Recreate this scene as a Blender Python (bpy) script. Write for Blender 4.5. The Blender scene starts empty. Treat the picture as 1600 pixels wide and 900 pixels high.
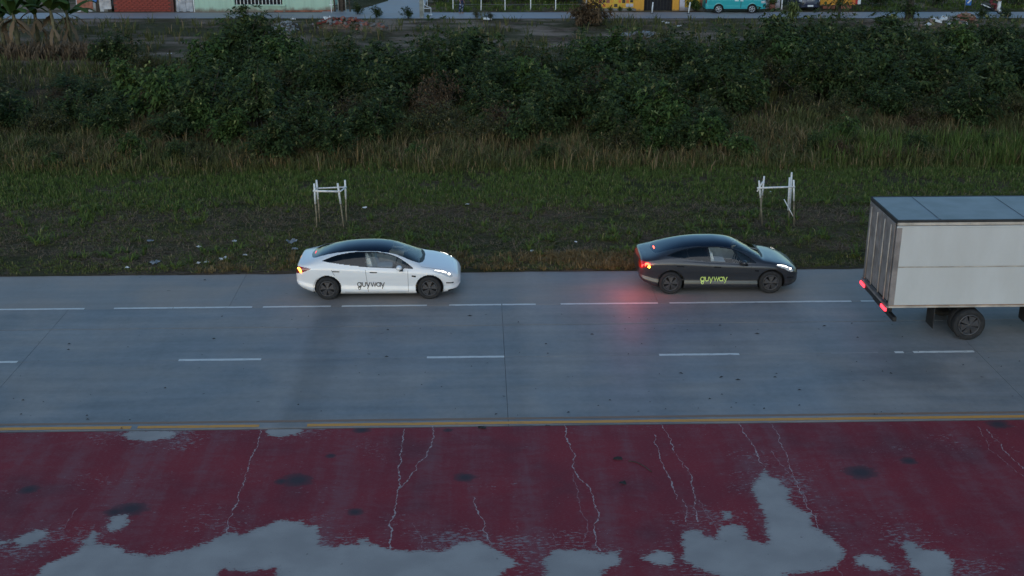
import bpy, bmesh, math, random
import numpy as np
from mathutils import Vector, Matrix
random.seed(7); RNG = np.random.default_rng(11)
R = math.radians
scene = bpy.context.scene
col = scene.collection

# ------------------------------------------------------------------ camera
CAM_H, FPX, PITCH, YAW = 12.065, 1900.0, math.atan(690/1900.0), R(1.6)
cam_d = bpy.data.cameras.new('camera'); cam = bpy.data.objects.new('camera', cam_d); col.objects.link(cam)
cam_d.sensor_width = 36; cam_d.lens = 36*FPX/1600; cam_d.clip_end = 4000
cam.location = (0, 0, CAM_H); cam.rotation_euler = (math.pi/2-PITCH, 0, -YAW)
scene.camera = cam
# ------------------------------------------------------------------ sky, sun, exposure
SUN_DIR = Vector((-0.25, -1.0, 0)).normalized()      # dusk glow behind the camera
SUN_EL = R(6.0)
world = bpy.data.worlds.new('World'); scene.world = world; world.use_nodes = True
wn = world.node_tree; bg = wn.nodes['Background']
sky = wn.nodes.new('ShaderNodeTexSky'); sky.sky_type = 'NISHITA'; sky.sun_disc = False
sky.sun_elevation = SUN_EL; sky.sun_rotation = math.atan2(SUN_DIR.x, SUN_DIR.y)
sky.air_density = 1.0; sky.dust_density = 0.25; sky.ozone_density = 2.6
wn.links.new(sky.outputs[0], bg.inputs[0]); bg.inputs[1].default_value = 0.15
sun_d = bpy.data.lights.new('sun', 'SUN'); sun = bpy.data.objects.new('sun', sun_d); col.objects.link(sun)
sun_d.energy = 0.5; sun_d.angle = R(60); sun_d.color = (1.0, 0.99, 0.98)
sd = Vector((SUN_DIR.x*math.cos(R(24)), SUN_DIR.y*math.cos(R(24)), math.sin(R(24))))
sun.rotation_euler = (-sd).to_track_quat('-Z', 'Y').to_euler(); sun.location = (0, -20, 30)
vs = scene.view_settings
vs.view_transform = 'Standard'; vs.look = 'None'; vs.gamma = 1.0; vs.exposure = 0.90; vs.use_curve_mapping = False

# ------------------------------------------------------------------ pixel -> world helpers
_f = Vector((math.sin(YAW)*math.cos(PITCH), math.cos(YAW)*math.cos(PITCH), -math.sin(PITCH)))
_r = Vector((math.cos(YAW), -math.sin(YAW), 0))
_u = _r.cross(_f)
def at(px, py, z=0.0, Y=None):
    d = _f + _r*((px-800)/FPX) + _u*((450-py)/FPX)
    t = (z-CAM_H)/d.z if Y is None else Y/d.y
    return Vector((0, 0, CAM_H)) + d*t
def atx(px, Y, z=0.0):            # world X of pixel column px at world row Y, height z
    # solve by projecting two points
    v = Vector((0, Y, z-CAM_H)); a = (px-800)/FPX
    # (x*_r.x + c0) = a*(x*_f.x + c1)
    c0 = v.dot(_r); c1 = v.dot(_f)
    return (a*c1-c0)/(_r.x-a*_f.x)

# ------------------------------------------------------------------ node / material helpers
class NT:
    def __init__(s, m):
        s.m = m; s.t = m.node_tree; s.b = s.t.nodes['Principled BSDF']
    def n(s, typ, props=None, **ins):
        nd = s.t.nodes.new('ShaderNode'+typ)
        for k, v in (props or {}).items(): setattr(nd, k, v)
        for k, v in ins.items():
            key = int(k[1:]) if k[0] == '_' else k.replace('_', ' ')
            s.put(nd.inputs[key], v)
        return nd
    def put(s, sock, v):
        if isinstance(v, bpy.types.NodeSocket): s.t.links.new(v, sock)
        elif isinstance(v, bpy.types.Node): s.t.links.new(v.outputs[0], sock)
        else: sock.default_value = v
    def set(s, **ins):
        for k, v in ins.items(): s.put(s.b.inputs[k.replace('_', ' ')], v)
    def math(s, op, a, b=0.0, clamp=False):
        nd = s.n('Math', {'operation': op, 'use_clamp': clamp}); s.put(nd.inputs[0], a); s.put(nd.inputs[1], b); return nd.outputs[0]
    def mix(s, f, a, b, blend='MIX'):
        nd = s.n('Mix', {'data_type': 'RGBA', 'blend_type': blend})
        s.put(nd.inputs[0], f); s.put(nd.inputs[6], a); s.put(nd.inputs[7], b); return nd.outputs[2]
    def noise(s, scale, detail=3.0, vec=None, rough=0.5, dist=0.0):
        nd = s.n('TexNoise', None, Scale=scale, Detail=detail, Roughness=rough, Distortion=dist)
        if vec is not None: s.put(nd.inputs['Vector'], vec)
        return nd.outputs[0]
    def step(s, v, lo, hi):
        nd = s.n('MapRange', {'interpolation_type': 'SMOOTHSTEP'}); s.put(nd.inputs[0], v)
        nd.inputs[1].default_value = lo; nd.inputs[2].default_value = hi; return nd.outputs[0]
    def pos(s, scale=(1, 1, 1), loc=(0, 0, 0)):
        g = s.n('NewGeometry'); mp = s.n('Mapping'); s.t.links.new(g.outputs['Position'], mp.inputs[0])
        mp.inputs['Scale'].default_value = scale; mp.inputs['Location'].default_value = loc; return mp.outputs[0]
    def obj(s, scale=(1, 1, 1)):
        g = s.n('TexCoord'); mp = s.n('Mapping'); s.t.links.new(g.outputs['Object'], mp.inputs[0])
        mp.inputs['Scale'].default_value = scale; return mp.outputs[0]
    def attr(s, name):
        a = s.n('Attribute'); a.attribute_name = name; return a.outputs['Fac']
    def rand(s): return s.n('ObjectInfo').outputs['Random']
    def bump(s, h, strength=0.3, dist=0.02):
        b = s.n('Bump', None, Strength=strength, Distance=dist, Height=h); s.put(s.b.inputs['Normal'], b.outputs[0])
def rgba(c): return (c[0], c[1], c[2], 1.0)
MATS = {}
def new_mat(name):
    m = bpy.data.materials.new(name); m.use_nodes = True; MATS[name] = m; return NT(m)
def simple(name, c, rough=0.6, var=0.25, scale=6.0, metal=0.0, coat=0.0, spec=0.5, bump=0.0):
    t = new_mat(name)
    nz = t.noise(scale, 4.0, t.obj())
    lo = [v*(1-var) for v in c]; hi = [min(1, v*(1+var)) for v in c]
    t.set(Base_Color=t.mix(t.step(nz, 0.3, 0.7), rgba(lo), rgba(hi)), Roughness=rough, Metallic=metal, Coat_Weight=coat, Specular_IOR_Level=spec)
    if bump: t.bump(t.noise(scale*6, 4.0, t.obj()), bump, 0.02)
    return t.m
def emit(name, c, strength, base=(0.3, 0.05, 0.05)):
    t = new_mat(name); t.set(Base_Color=rgba(base), Emission_Color=rgba(c), Emission_Strength=strength, Roughness=0.2); return t.m

# ------------------------------------------------------------------ mesh helpers
def link(o, parent=None):
    col.objects.link(o)
    if parent is not None: o.parent = parent
    return o
def tag(o, label=None, cat=None, group=None, kind=None):
    if label: o['label'] = label
    if cat: o['category'] = cat
    if group: o['group'] = group
    if kind: o['kind'] = kind
    return o
def empty(name, loc=(0, 0, 0), rz=0.0):
    o = bpy.data.objects.new(name, None); o.location = loc; o.rotation_euler = (0, 0, rz); o.empty_display_size = 0.3
    return link(o)
def copy_tree(o, parent=None):
    c = o.copy(); col.objects.link(c); c.parent = parent
    for ch in list(o.children): copy_tree(ch, c)
    return c
def np_mesh(name, V, F, mat=None, parent=None, smooth=False, attrs=None):
    V = np.asarray(V, np.float32); F = np.asarray(F, np.int32)
    me = bpy.data.meshes.new(name); k = F.shape[1]
    me.vertices.add(len(V)); me.vertices.foreach_set('co', V.ravel())
    me.loops.add(F.size); me.loops.foreach_set('vertex_index', F.ravel())
    me.polygons.add(len(F)); me.polygons.foreach_set('loop_start', np.arange(0, F.size, k, dtype=np.int32))
    me.polygons.foreach_set('use_smooth', np.full(len(F), smooth))
    for an, av in (attrs or {}).items():
        a = me.attributes.new(an, 'FLOAT', 'POINT'); a.data.foreach_set('value', np.asarray(av, np.float32))
    me.update(calc_edges=True); me.validate()
    if mat: me.materials.append(MATS[mat] if isinstance(mat, str) else mat)
    return link(bpy.data.objects.new(name, me), parent)
class MB:
    def __init__(s): s.v = []; s.f = []
    def add(s, vs, fs):
        o = len(s.v); s.v += [tuple(v) for v in vs]; s.f += [tuple(i+o for i in f) for f in fs]; return s
    def box(s, c, d, rz=0.0, rx=0.0, ry=0.0):
        m = Matrix.Translation(c) @ Matrix.Rotation(rz, 4, 'Z') @ Matrix.Rotation(ry, 4, 'Y') @ Matrix.Rotation(rx, 4, 'X')
        hx, hy, hz = d[0]/2, d[1]/2, d[2]/2
        vs = [m @ Vector((x*hx, y*hy, z*hz)) for x in (-1, 1) for y in (-1, 1) for z in (-1, 1)]
        return s.add(vs, [(0, 1, 3, 2), (4, 6, 7, 5), (0, 4, 5, 1), (2, 3, 7, 6), (0, 2, 6, 4), (1, 5, 7, 3)])
    def tube(s, pts, rad, n=8, cap=True):
        pts = [Vector(p) for p in pts]; rad = rad if isinstance(rad, (list, tuple)) else [rad]*len(pts)
        vs = []; fs = []
        for i, p in enumerate(pts):
            d = (pts[min(i+1, len(pts)-1)]-pts[max(i-1, 0)]).normalized()
            a = d.orthogonal().normalized() if abs(d.z) > 0.9 else d.cross(Vector((0, 0, 1))).normalized()
            b = d.cross(a)
            for k in range(n):
                t = 2*math.pi*k/n; vs.append(p+(a*math.cos(t)+b*math.sin(t))*rad[i])
        for i in range(len(pts)-1):
            for k in range(n): fs.append((i*n+k, i*n+(k+1) % n, (i+1)*n+(k+1) % n, (i+1)*n+k))
        if cap: fs.append(tuple(range(n-1, -1, -1))); fs.append(tuple((len(pts)-1)*n+k for k in range(n)))
        return s.add(vs, fs)
    def lathe_y(s, prof, c, n=32):          # profile (r, y) about the Y axis through c
        vs = []; fs = []
        for r_, y in prof:
            for k in range(n):
                t = 2*math.pi*k/n; vs.append((c[0]+r_*math.cos(t), c[1]+y, c[2]+r_*math.sin(t)))
        for i in range(len(prof)-1):
            for k in range(n): fs.append((i*n+k, i*n+(k+1) % n, (i+1)*n+(k+1) % n, (i+1)*n+k))
        return s.add(vs, fs)
    def prism(s, poly, z0, z1):
        n = len(poly); vs = [(x, y, z0) for x, y in poly]+[(x, y, z1) for x, y in poly]
        fs = [tuple(range(n-1, -1, -1)), tuple(range(n, 2*n))]+[(i, (i+1) % n, n+(i+1) % n, n+i) for i in range(n)]
        return s.add(vs, fs)
    def blob(s, c, r_, seed=0, seg=8, rings=5, rough=0.25):
        rr = random.Random(seed); vs = []; fs = []
        for i in range(rings+1):
            ph = math.pi*i/rings
            for k in range(seg):
                t = 2*math.pi*k/seg; q = 1+rr.uniform(-rough, rough)
                vs.append((c[0]+r_[0]*q*math.sin(ph)*math.cos(t), c[1]+r_[1]*q*math.sin(ph)*math.sin(t), c[2]+r_[2]*q*math.cos(ph)))
        for i in range(rings):
            for k in range(seg): fs.append((i*seg+k, (i+1)*seg+k, (i+1)*seg+(k+1) % seg, i*seg+(k+1) % seg))
        return s.add(vs, fs)
    def build(s, name, mat, parent=None, smooth=False, bevel=0.0):
        me = bpy.data.meshes.new(name); me.from_pydata(s.v, [], s.f)
        if smooth: me.polygons.foreach_set('use_smooth', [True]*len(me.polygons))
        me.update(); me.materials.append(MATS[mat] if isinstance(mat, str) else mat)
        o = link(bpy.data.objects.new(name, me), parent)
        if bevel:
            b = o.modifiers.new('bevel', 'BEVEL'); b.width = bevel; b.segments = 2; b.limit_method = 'ANGLE'
        return o
def own_mat(o, mat):                      # object-level material so copies can share mesh data
    o.material_slots[0].link = 'OBJECT'; o.material_slots[0].material = MATS[mat] if isinstance(mat, str) else mat; return o
def pch(pts):                             # monotone cubic through (x, y) points, vectorised
    x = np.array([p[0] for p in pts], float); y = np.array([p[1] for p in pts], float)
    h = np.diff(x); d = np.diff(y)/h; m = np.zeros(len(x)); m[0] = d[0]; m[-1] = d[-1]
    for i in range(1, len(x)-1):
        if d[i-1]*d[i] > 0:
            w1 = 2*h[i]+h[i-1]; w2 = h[i]+2*h[i-1]; m[i] = (w1+w2)/(w1/d[i-1]+w2/d[i])
    def f(q):
        q = np.clip(np.asarray(q, float), x[0], x[-1]); i = np.clip(np.searchsorted(x, q)-1, 0, len(x)-2)
        t = (q-x[i])/h[i]; t2 = t*t; t3 = t2*t
        return (2*t3-3*t2+1)*y[i]+(t3-2*t2+t)*h[i]*m[i]+(-2*t3+3*t2)*y[i+1]+(t3-t2)*h[i]*m[i+1]
    return f
_perm = RNG.random((256, 256))
def vnoise(x, y, sc=1.0, seed=0):
    x = np.asarray(x, float)*sc+seed*17.3; y = np.asarray(y, float)*sc+seed*9.1
    xi = np.floor(x).astype(int); yi = np.floor(y).astype(int); fx = x-xi; fy = y-yi
    fx = fx*fx*(3-2*fx); fy = fy*fy*(3-2*fy); g = lambda a, b: _perm[a % 256, b % 256]
    return (g(xi, yi)*(1-fx)+g(xi+1, yi)*fx)*(1-fy)+(g(xi, yi+1)*(1-fx)+g(xi+1, yi+1)*fx)*fy
def fnoise(x, y, sc=1.0, seed=0):
    return 0.55*vnoise(x, y, sc, seed)+0.3*vnoise(x, y, sc*2.1, seed+3)+0.15*vnoise(x, y, sc*4.3, seed+5)

# ------------------------------------------------------------------ materials
def concrete(name, c, stain=True, amt=0.22, slab=0.10):
    t = new_mat(name)
    big = t.noise(0.42, 5.0, t.pos((0.8, 1.2, 1)), 0.6, 0.4); streak = t.noise(1.0, 5.0, t.pos((0.22, 2.6, 1))); fine = t.noise(6.0, 7.0, t.pos(), 0.68)
    cross = t.noise(1.0, 3.0, t.pos((0.9, 0.10, 1)))
    v = t.math('ADD', t.math('MULTIPLY', t.math('SUBTRACT', big, 0.5), amt*2.2), t.math('MULTIPLY', t.math('SUBTRACT', streak, 0.5), amt*1.3))
    v = t.math('ADD', v, t.math('MULTIPLY', t.math('SUBTRACT', fine, 0.5), amt*1.1))
    v = t.math('ADD', v, t.math('MULTIPLY', t.math('SUBTRACT', cross, 0.5), amt*1.2))
    v = t.math('ADD', v, t.math('MULTIPLY', t.math('SUBTRACT', t.rand(), 0.5), slab))
    v = t.math('ADD', v, 1.0)
    if stain:
        g = t.n('NewGeometry'); sp = t.n('SeparateXYZ', None, Vector=g.outputs['Position'])
        # a tyre-dark transverse band and an oil spill: stains with their own shape
        def band(x0, w, amount):
            d = t.math('ABSOLUTE', t.math('SUBTRACT', sp.outputs[0], x0))
            d = t.math('ADD', d, t.math('MULTIPLY', t.math('SUBTRACT', t.noise(1.3, 3.0, t.pos()), 0.5), 0.7))
            return t.math('MULTIPLY', t.step(d, w, w*0.35), amount)
        v = t.math('MULTIPLY', v, t.math('SUBTRACT', 1.0, band(-4.05, 0.62, 0.17)))
        v = t.math('MULTIPLY', v, t.math('SUBTRACT', 1.0, band(0.55, 0.9, 0.07)))
        dx = t.math('MULTIPLY', t.math('SUBTRACT', sp.outputs[0], 10.6), 0.55); dy = t.math('SUBTRACT', sp.outputs[1], 27.0)
        rr = t.math('SQRT', t.math('ADD', t.math('MULTIPLY', dx, dx), t.math('MULTIPLY', dy, dy)))
        rr = t.math('ADD', rr, t.math('MULTIPLY', t.math('SUBTRACT', t.noise(1.7, 4.0, t.pos()), 0.5), 1.6))
        v = t.math('MULTIPLY', v, t.math('SUBTRACT', 1.0, t.math('MULTIPLY', t.step(rr, 1.35, 0.2), 0.26)))
    spots = t.step(t.noise(5.5, 2.0, t.pos((0.8, 1.2, 1))), 0.735, 0.76)
    v = t.math('MULTIPLY', v, t.math('SUBTRACT', 1.0, t.math('MULTIPLY', spots, 0.55)))
    cc = t.n('CombineXYZ', None, X=v, Y=v, Z=v)
    hue = t.mix(t.step(big, 0.35, 0.65), rgba([c[0]*0.95, c[1], c[2]*1.05]), rgba([c[0]*1.06, c[1], c[2]*0.95]))
    t.set(Base_Color=t.mix(1.0, hue, cc.outputs[0], 'MULTIPLY'), Roughness=t.math('ADD', 0.48, t.math('MULTIPLY', big, 0.28)), Specular_IOR_Level=0.5)
    t.bump(t.noise(60.0, 4.0, t.pos()), 0.12, 0.01)
    return t.m
concrete('lane_concrete', (0.214, 0.212, 0.212), amt=0.42)
concrete('shoulder_concrete', (0.262, 0.234, 0.214), amt=0.24)
concrete('far_concrete', (0.30, 0.30, 0.31), stain=False, amt=0.12)
simple('joint_sealant', (0.05, 0.048, 0.046), 0.8, 0.3, 3)
def paint_mat(name, c, under):
    t = new_mat(name)
    w = t.step(t.math('ADD', t.math('MULTIPLY', t.noise(7.0, 5.0, t.pos((0.6, 3, 1))), 0.75), t.math('MULTIPLY', t.noise(40.0, 3.0, t.pos()), 0.35)), 0.60, 0.72)
    t.set(Base_Color=t.mix(w, rgba(c), rgba(under)), Roughness=0.6); return t.m
paint_mat('white_line', (0.62, 0.62, 0.60), (0.30, 0.30, 0.30))
paint_mat('faint_line', (0.25, 0.25, 0.25), (0.17, 0.17, 0.18))
paint_mat('yellow_line', (0.62, 0.27, 0.04), (0.36, 0.19, 0.07))
paint_mat('rust_line', (0.23, 0.135, 0.085), (0.17, 0.14, 0.12))
# red painted median with worn, peeled concrete showing
t = new_mat('red_paint')
peel = t.attr('peel'); smud = t.attr('smudge')
n1 = t.noise(3.2, 6.0, t.pos((1.0, 2.0, 1)), 0.65); n2 = t.noise(15.0, 5.0, t.pos((0.6, 1.7, 1)), 0.7)
e = t.math('ADD', peel, t.math('ADD', t.math('MULTIPLY', t.math('SUBTRACT', n1, 0.5), 0.34), t.math('MULTIPLY', t.math('SUBTRACT', n2, 0.5), 0.48)))
mask = t.step(e, -0.006, 0.006)
wear = t.noise(0.8, 4.0, t.pos((0.7, 1.0, 1)), 0.6)
near_edge = t.step(peel, -1.3, -0.05)
chip_n = t.math('ADD', t.noise(10.0, 6.0, t.pos((0.7, 1.7, 1)), 0.75), t.math('MULTIPLY', t.math('ADD', t.math('SUBTRACT', wear, 0.5), t.math('MULTIPLY', near_edge, 0.18)), 0.50))
chips = t.step(chip_n, 0.655, 0.685)
band = t.noise(1.0, 5.0, t.pos((1.5, 0.16, 1)), 0.6); fade = t.noise(1.0, 6.0, t.pos((1.9, 4.2, 1)), 0.75, 0.6); blot = t.noise(0.5, 4.0, t.pos())
fd = t.math('MULTIPLY', t.step(t.math('ADD', t.math('MULTIPLY', band, 0.65), t.math('MULTIPLY', fade, 0.45)), 0.48, 0.74), 0.75)
red = t.mix(t.step(blot, 0.3, 0.7), (0.170, 0.021, 0.032, 1), (0.230, 0.024, 0.034, 1))
red = t.mix(fd, red, (0.190, 0.078, 0.090, 1))
red = t.mix(t.math('MULTIPLY', t.step(blot, 0.46, 0.30), 0.45), red, (0.100, 0.036, 0.046, 1))
red = t.mix(t.math('MULTIPLY', t.step(t.noise(30.0, 3.0, t.pos((0.5, 1.5, 1)), 0.7), 0.48, 0.75), 0.50), red, (0.21, 0.10, 0.11, 1))
red = t.mix(t.math('MULTIPLY', chips, 0.8), red, (0.24, 0.20, 0.21, 1))
red = t.mix(t.math('MULTIPLY', smud, t.step(t.math('ADD', smud, t.math('MULTIPLY', t.math('SUBTRACT', n1, 0.5), 1.6)), 0.35, 0.6)), red, (0.050, 0.036, 0.044, 1))
grey = t.mix(t.step(t.noise(1.1, 5.0, t.pos()), 0.3, 0.7), (0.292, 0.270, 0.258, 1), (0.365, 0.338, 0.320, 1))
grey = t.mix(t.math('MULTIPLY', t.step(t.noise(9.0, 3.0, t.pos()), 0.70, 0.74), 0.5), grey, (0.11, 0.09, 0.095, 1))
rim = t.math('MULTIPLY', t.step(e, 0.10, 0.0), 0.35)
grey = t.mix(rim, grey, (0.16, 0.15, 0.155, 1))
grey = t.mix(t.math('MULTIPLY', t.step(t.noise(45.0, 4.0, t.pos(), 0.7), 0.45, 0.8), 0.35), grey, (0.17, 0.16, 0.16, 1))
t.set(Base_Color=t.mix(mask, red, grey), Roughness=t.math('ADD', 0.68, t.math('MULTIPLY', mask, 0.15)), Specular_IOR_Level=0.14)
t.bump(t.math('ADD', t.math('MULTIPLY', t.math('SUBTRACT', 1.0, mask), 0.6), t.math('MULTIPLY', t.noise(50.0, 4.0, t.pos()), 0.35)), 0.25, 0.006)
paint_mat('crack_pale', (0.36, 0.27, 0.27), (0.22, 0.11, 0.12))
paint_mat('crack_faint', (0.25, 0.12, 0.13), (0.20, 0.06, 0.07))
# soil / verge
t = new_mat('verge_soil')
a = t.noise(0.45, 5.0, t.pos((0.6, 1.2, 1)), 0.6); b = t.noise(5.0, 5.0, t.pos((0.6, 1.6, 1)), 0.65); c = t.noise(0.13, 3.0, t.pos())
soil = t.mix(t.step(b, 0.3, 0.72), (0.062, 0.044, 0.029, 1), (0.205, 0.148, 0.105, 1))
soil = t.mix(t.math('MULTIPLY', t.step(a, 0.52, 0.68), 0.6), soil, (0.230, 0.165, 0.122, 1))
grs = t.mix(b, (0.038, 0.046, 0.018, 1), (0.070, 0.078, 0.030, 1))
gp = t.n('NewGeometry'); yv = t.n('SeparateXYZ', None, Vector=gp.outputs['Position']).outputs[1]
soil = t.mix(t.math('MULTIPLY', t.step(yv, 70.0, 76.0), t.step(t.noise(0.3, 5.0, t.pos((0.7, 1, 1)), 0.6), 0.38, 0.6)), soil, (0.330, 0.250, 0.195, 1))
t.set(Base_Color=t.mix(t.math('MULTIPLY', t.step(t.math('ADD', t.math('MULTIPLY', a, 0.5), t.math('MULTIPLY', c, 0.5)), 0.42, 0.56), 0.8), soil, grs), Roughness=0.95, Specular_IOR_Level=0.03)
t.bump(t.math('ADD', b, t.noise(16.0, 6.0, t.pos((0.6, 1, 1)), 0.7)), 1.0, 0.12)
simple('far_ground', (0.06, 0.06, 0.03), 0.95, 0.4, 0.05, spec=0.1)
def leaf_mat(name, dark, light, odd=None, rough=0.6, trans=0.15, rnd=0.5):
    t = new_mat(name); a = t.attr('tint')
    f = t.math('ADD', t.math('MULTIPLY', a, 1.0-rnd*0.5), t.math('MULTIPLY', t.rand(), rnd*0.5))
    cc = t.mix(f, rgba(dark), rgba(light))
    if odd is not None: cc = t.mix(t.math('MULTIPLY', t.step(a, 0.90, 0.95), 0.95), cc, rgba(odd))
    t.set(Base_Color=cc, Roughness=0.75, Specular_IOR_Level=0.06)
    return t.m
leaf_mat('leaf_dark', (0.022, 0.040, 0.014), (0.070, 0.096, 0.033), (0.165, 0.170, 0.070))
leaf_mat('leaf_fresh', (0.030, 0.058, 0.016), (0.090, 0.138, 0.040), (0.180, 0.205, 0.075))
leaf_mat('leaf_olive', (0.038, 0.044, 0.016), (0.110, 0.104, 0.042), (0.210, 0.160, 0.085))
leaf_mat('leaf_brown', (0.055, 0.036, 0.020), (0.165, 0.105, 0.058), (0.220, 0.155, 0.090))
leaf_mat('leaf_banana', (0.022, 0.045, 0.012), (0.060, 0.105, 0.030), None)
leaf_mat('leaf_straw', (0.095, 0.066, 0.042), (0.250, 0.182, 0.118), None)
leaf_mat('leaf_variegated', (0.035, 0.060, 0.018), (0.240, 0.260, 0.090), None)
leaf_mat('grass_short', (0.052, 0.074, 0.021), (0.142, 0.160, 0.050), (0.270, 0.220, 0.110))
leaf_mat('grass_green', (0.055, 0.092, 0.022), (0.142, 0.186, 0.050), (0.260, 0.230, 0.100))
leaf_mat('grass_tall', (0.052, 0.064, 0.023), (0.145, 0.145, 0.054), (0.290, 0.200, 0.112))
leaf_mat('grass_dry', (0.100, 0.074, 0.034), (0.250, 0.180, 0.085), (0.310, 0.230, 0.125))
simple('bark', (0.055, 0.045, 0.036), 0.9, 0.4, 8, bump=0.5)
simple('banana_stem', (0.11, 0.10, 0.05), 0.7, 0.4, 4)
# vehicles
def car_paint(name, c, metal=0.0, rough=0.32, dirt=0.3):
    t = new_mat(name); d = t.noise(2.2, 5.0, t.obj(), 0.6); g = t.n('TexCoord'); sp = t.n('SeparateXYZ', None, Vector=g.outputs['Object'])
    low = t.math('MULTIPLY', t.step(sp.outputs[2], 0.55, 0.12), t.step(d, 0.25, 0.8))
    t.set(Base_Color=t.mix(t.math('MULTIPLY', low, dirt), rgba(c), (0.16, 0.14, 0.12, 1)), Metallic=metal, Roughness=t.math('ADD', rough, t.math('MULTIPLY', d, 0.12)), Coat_Weight=0.8, Coat_Roughness=0.06)
    return t.m
car_paint('white_paint', (0.78, 0.79, 0.80))
car_paint('dark_paint', (0.030, 0.033, 0.040), metal=0.4, rough=0.36, dirt=0.10)
car_paint('teal_paint', (0.018, 0.36, 0.38))
car_paint('navy_paint', (0.012, 0.018, 0.045))
simple('black_trim', (0.012, 0.012, 0.013), 0.55, 0.2)
simple('gloss_black', (0.008, 0.008, 0.009), 0.12, 0.1)
simple('tyre_rubber', (0.018, 0.018, 0.019), 0.85, 0.35, 9)
simple('rim_dark', (0.06, 0.06, 0.065), 0.4, 0.2, metal=0.3)
simple('rim_black', (0.006, 0.006, 0.007), 0.7, 0.2)
simple('rim_silver', (0.55, 0.56, 0.58), 0.3, 0.15, metal=0.8)
simple('seat_pale', (0.78, 0.78, 0.76), 0.7, 0.1)
simple('seat_dark', (0.05, 0.05, 0.052), 0.75, 0.2)
simple('lime_vinyl', (0.62, 0.78, 0.20), 0.4, 0.06)
simple('black_vinyl', (0.010, 0.010, 0.012), 0.4, 0.1)
simple('lens_clear', (0.5, 0.52, 0.54), 0.08, 0.1, coat=1.0)
simple('lens_red', (0.16, 0.006, 0.008), 0.12, 0.1, coat=1.0)
def glass(name, tint, body=0.0):
    t = new_mat(name); nt = t.t
    tr = t.n('BsdfTransparent', None, Color=rgba(tint)); gl = t.n('BsdfGlossy', None, Roughness=0.02, Color=(1, 1, 1, 1)); fr = t.n('Fresnel', None, IOR=1.5)
    mx = t.n('MixShader'); t.put(mx.inputs[0], fr.outputs[0]); t.put(mx.inputs[1], tr.outputs[0]); t.put(mx.inputs[2], gl.outputs[0])
    out = [n for n in nt.nodes if n.type == 'OUTPUT_MATERIAL'][0]; nt.links.new(mx.outputs[0], out.inputs[0]); return t.m
glass('glass_clear', (0.88, 0.93, 0.92)); glass('glass_tint', (0.09, 0.10, 0.11)); glass('glass_screen', (0.62, 0.70, 0.74))
simple('glass_roof', (0.006, 0.010, 0.020), 0.05, 0.1)
[n for n in MATS['glass_roof'].node_tree.nodes if n.type == 'BSDF_PRINCIPLED'][0].inputs['Specular Tint'].default_value = (0.55, 0.78, 1.0, 1)
emit('headlight_on', (1.0, 0.93, 0.80), 2.6, (0.8, 0.8, 0.8))
emit('brake_on', (1.0, 0.055, 0.02), 6.0)
emit('brake_dim', (1.0, 0.03, 0.03), 0.9)
emit('amber_on', (1.0, 0.34, 0.03), 6.5, (0.5, 0.2, 0.05))
emit('truck_lamp_on', (1.0, 0.03, 0.05), 2.2)
# truck
t = new_mat('truck_white')
d = t.noise(1.0, 5.0, t.obj((0.8, 0.8, 0.25)), 0.6); f = t.noise(12.0, 4.0, t.obj())
t.set(Base_Color=t.mix(t.math('ADD', t.math('MULTIPLY', t.step(d, 0.35, 0.75), 0.5), t.math('MULTIPLY', f, 0.15)), (0.55, 0.57, 0.57, 1), (0.43, 0.43, 0.41, 1)), Roughness=0.45)
simple('truck_rear', (0.22, 0.195, 0.185), 0.6, 0.3, 2.5)
simple('truck_roof', (0.125, 0.135, 0.155), 0.4, 0.25, 1.2, metal=0.2)
simple('truck_rail', (0.42, 0.38, 0.33), 0.45, 0.25, 3)
simple('truck_rail_orange', (0.34, 0.22, 0.15), 0.55, 0.25, 3)
simple('chassis_black', (0.022, 0.021, 0.020), 0.7, 0.4, 3)
# backdrop
def wall_mat(name, c, dirt, damp=0.8):
    t = new_mat(name); g = t.n('NewGeometry'); sp = t.n('SeparateXYZ', None, Vector=g.outputs['Position'])
    nz = t.noise(1.6, 6.0, t.pos((1, 1, 0.5)), 0.65); st = t.noise(1.0, 5.0, t.pos((3.0, 1, 0.25)), 0.6)
    base = t.math('ADD', sp.outputs[2], t.math('MULTIPLY', t.math('SUBTRACT', nz, 0.5), 0.9))
    lo = t.math('MULTIPLY', t.step(base, damp*0.55, 0.05), 0.85)
    cc = t.mix(t.math('MULTIPLY', t.step(st, 0.45, 0.8), 0.45), rgba(c), rgba([v*0.55 for v in c]))
    t.set(Base_Color=t.mix(lo, cc, rgba(dirt)), Roughness=0.85); t.bump(nz, 0.2, 0.02); return t.m
wall_mat('mint_plaster', (0.40, 0.56, 0.44), (0.16, 0.10, 0.075))
wall_mat('orange_plaster', (0.68, 0.33, 0.045), (0.24, 0.15, 0.06), 0.35)
wall_mat('yellow_plaster', (0.66, 0.43, 0.06), (0.26, 0.17, 0.06), 0.35)
wall_mat('grey_plaster', (0.34, 0.35, 0.36), (0.14, 0.12, 0.10))
wall_mat('white_plaster', (0.52, 0.50, 0.54), (0.22, 0.18, 0.17))
simple('brick_red', (0.235, 0.045, 0.032), 0.85, 0.35, 2.0)
simple('brick_rust', (0.26, 0.10, 0.065), 0.85, 0.4, 3.0)
simple('mortar', (0.14, 0.05, 0.04), 0.9, 0.2)
simple('zinc_sheet', (0.34, 0.37, 0.42), 0.4, 0.3, 2.0, metal=0.3)
simple('roof_rust', (0.16, 0.085, 0.06), 0.8, 0.4, 1.5)
simple('dark_wood', (0.05, 0.036, 0.025), 0.85, 0.4, 4)
simple('pole_concrete', (0.24, 0.25, 0.22), 0.85, 0.25, 3)
simple('white_painted', (0.70, 0.71, 0.71), 0.6, 0.12, 10)
simple('bare_bamboo', (0.20, 0.165, 0.105), 0.75, 0.35, 9)
simple('dark_void', (0.012, 0.012, 0.016), 0.9, 0.3)
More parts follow.
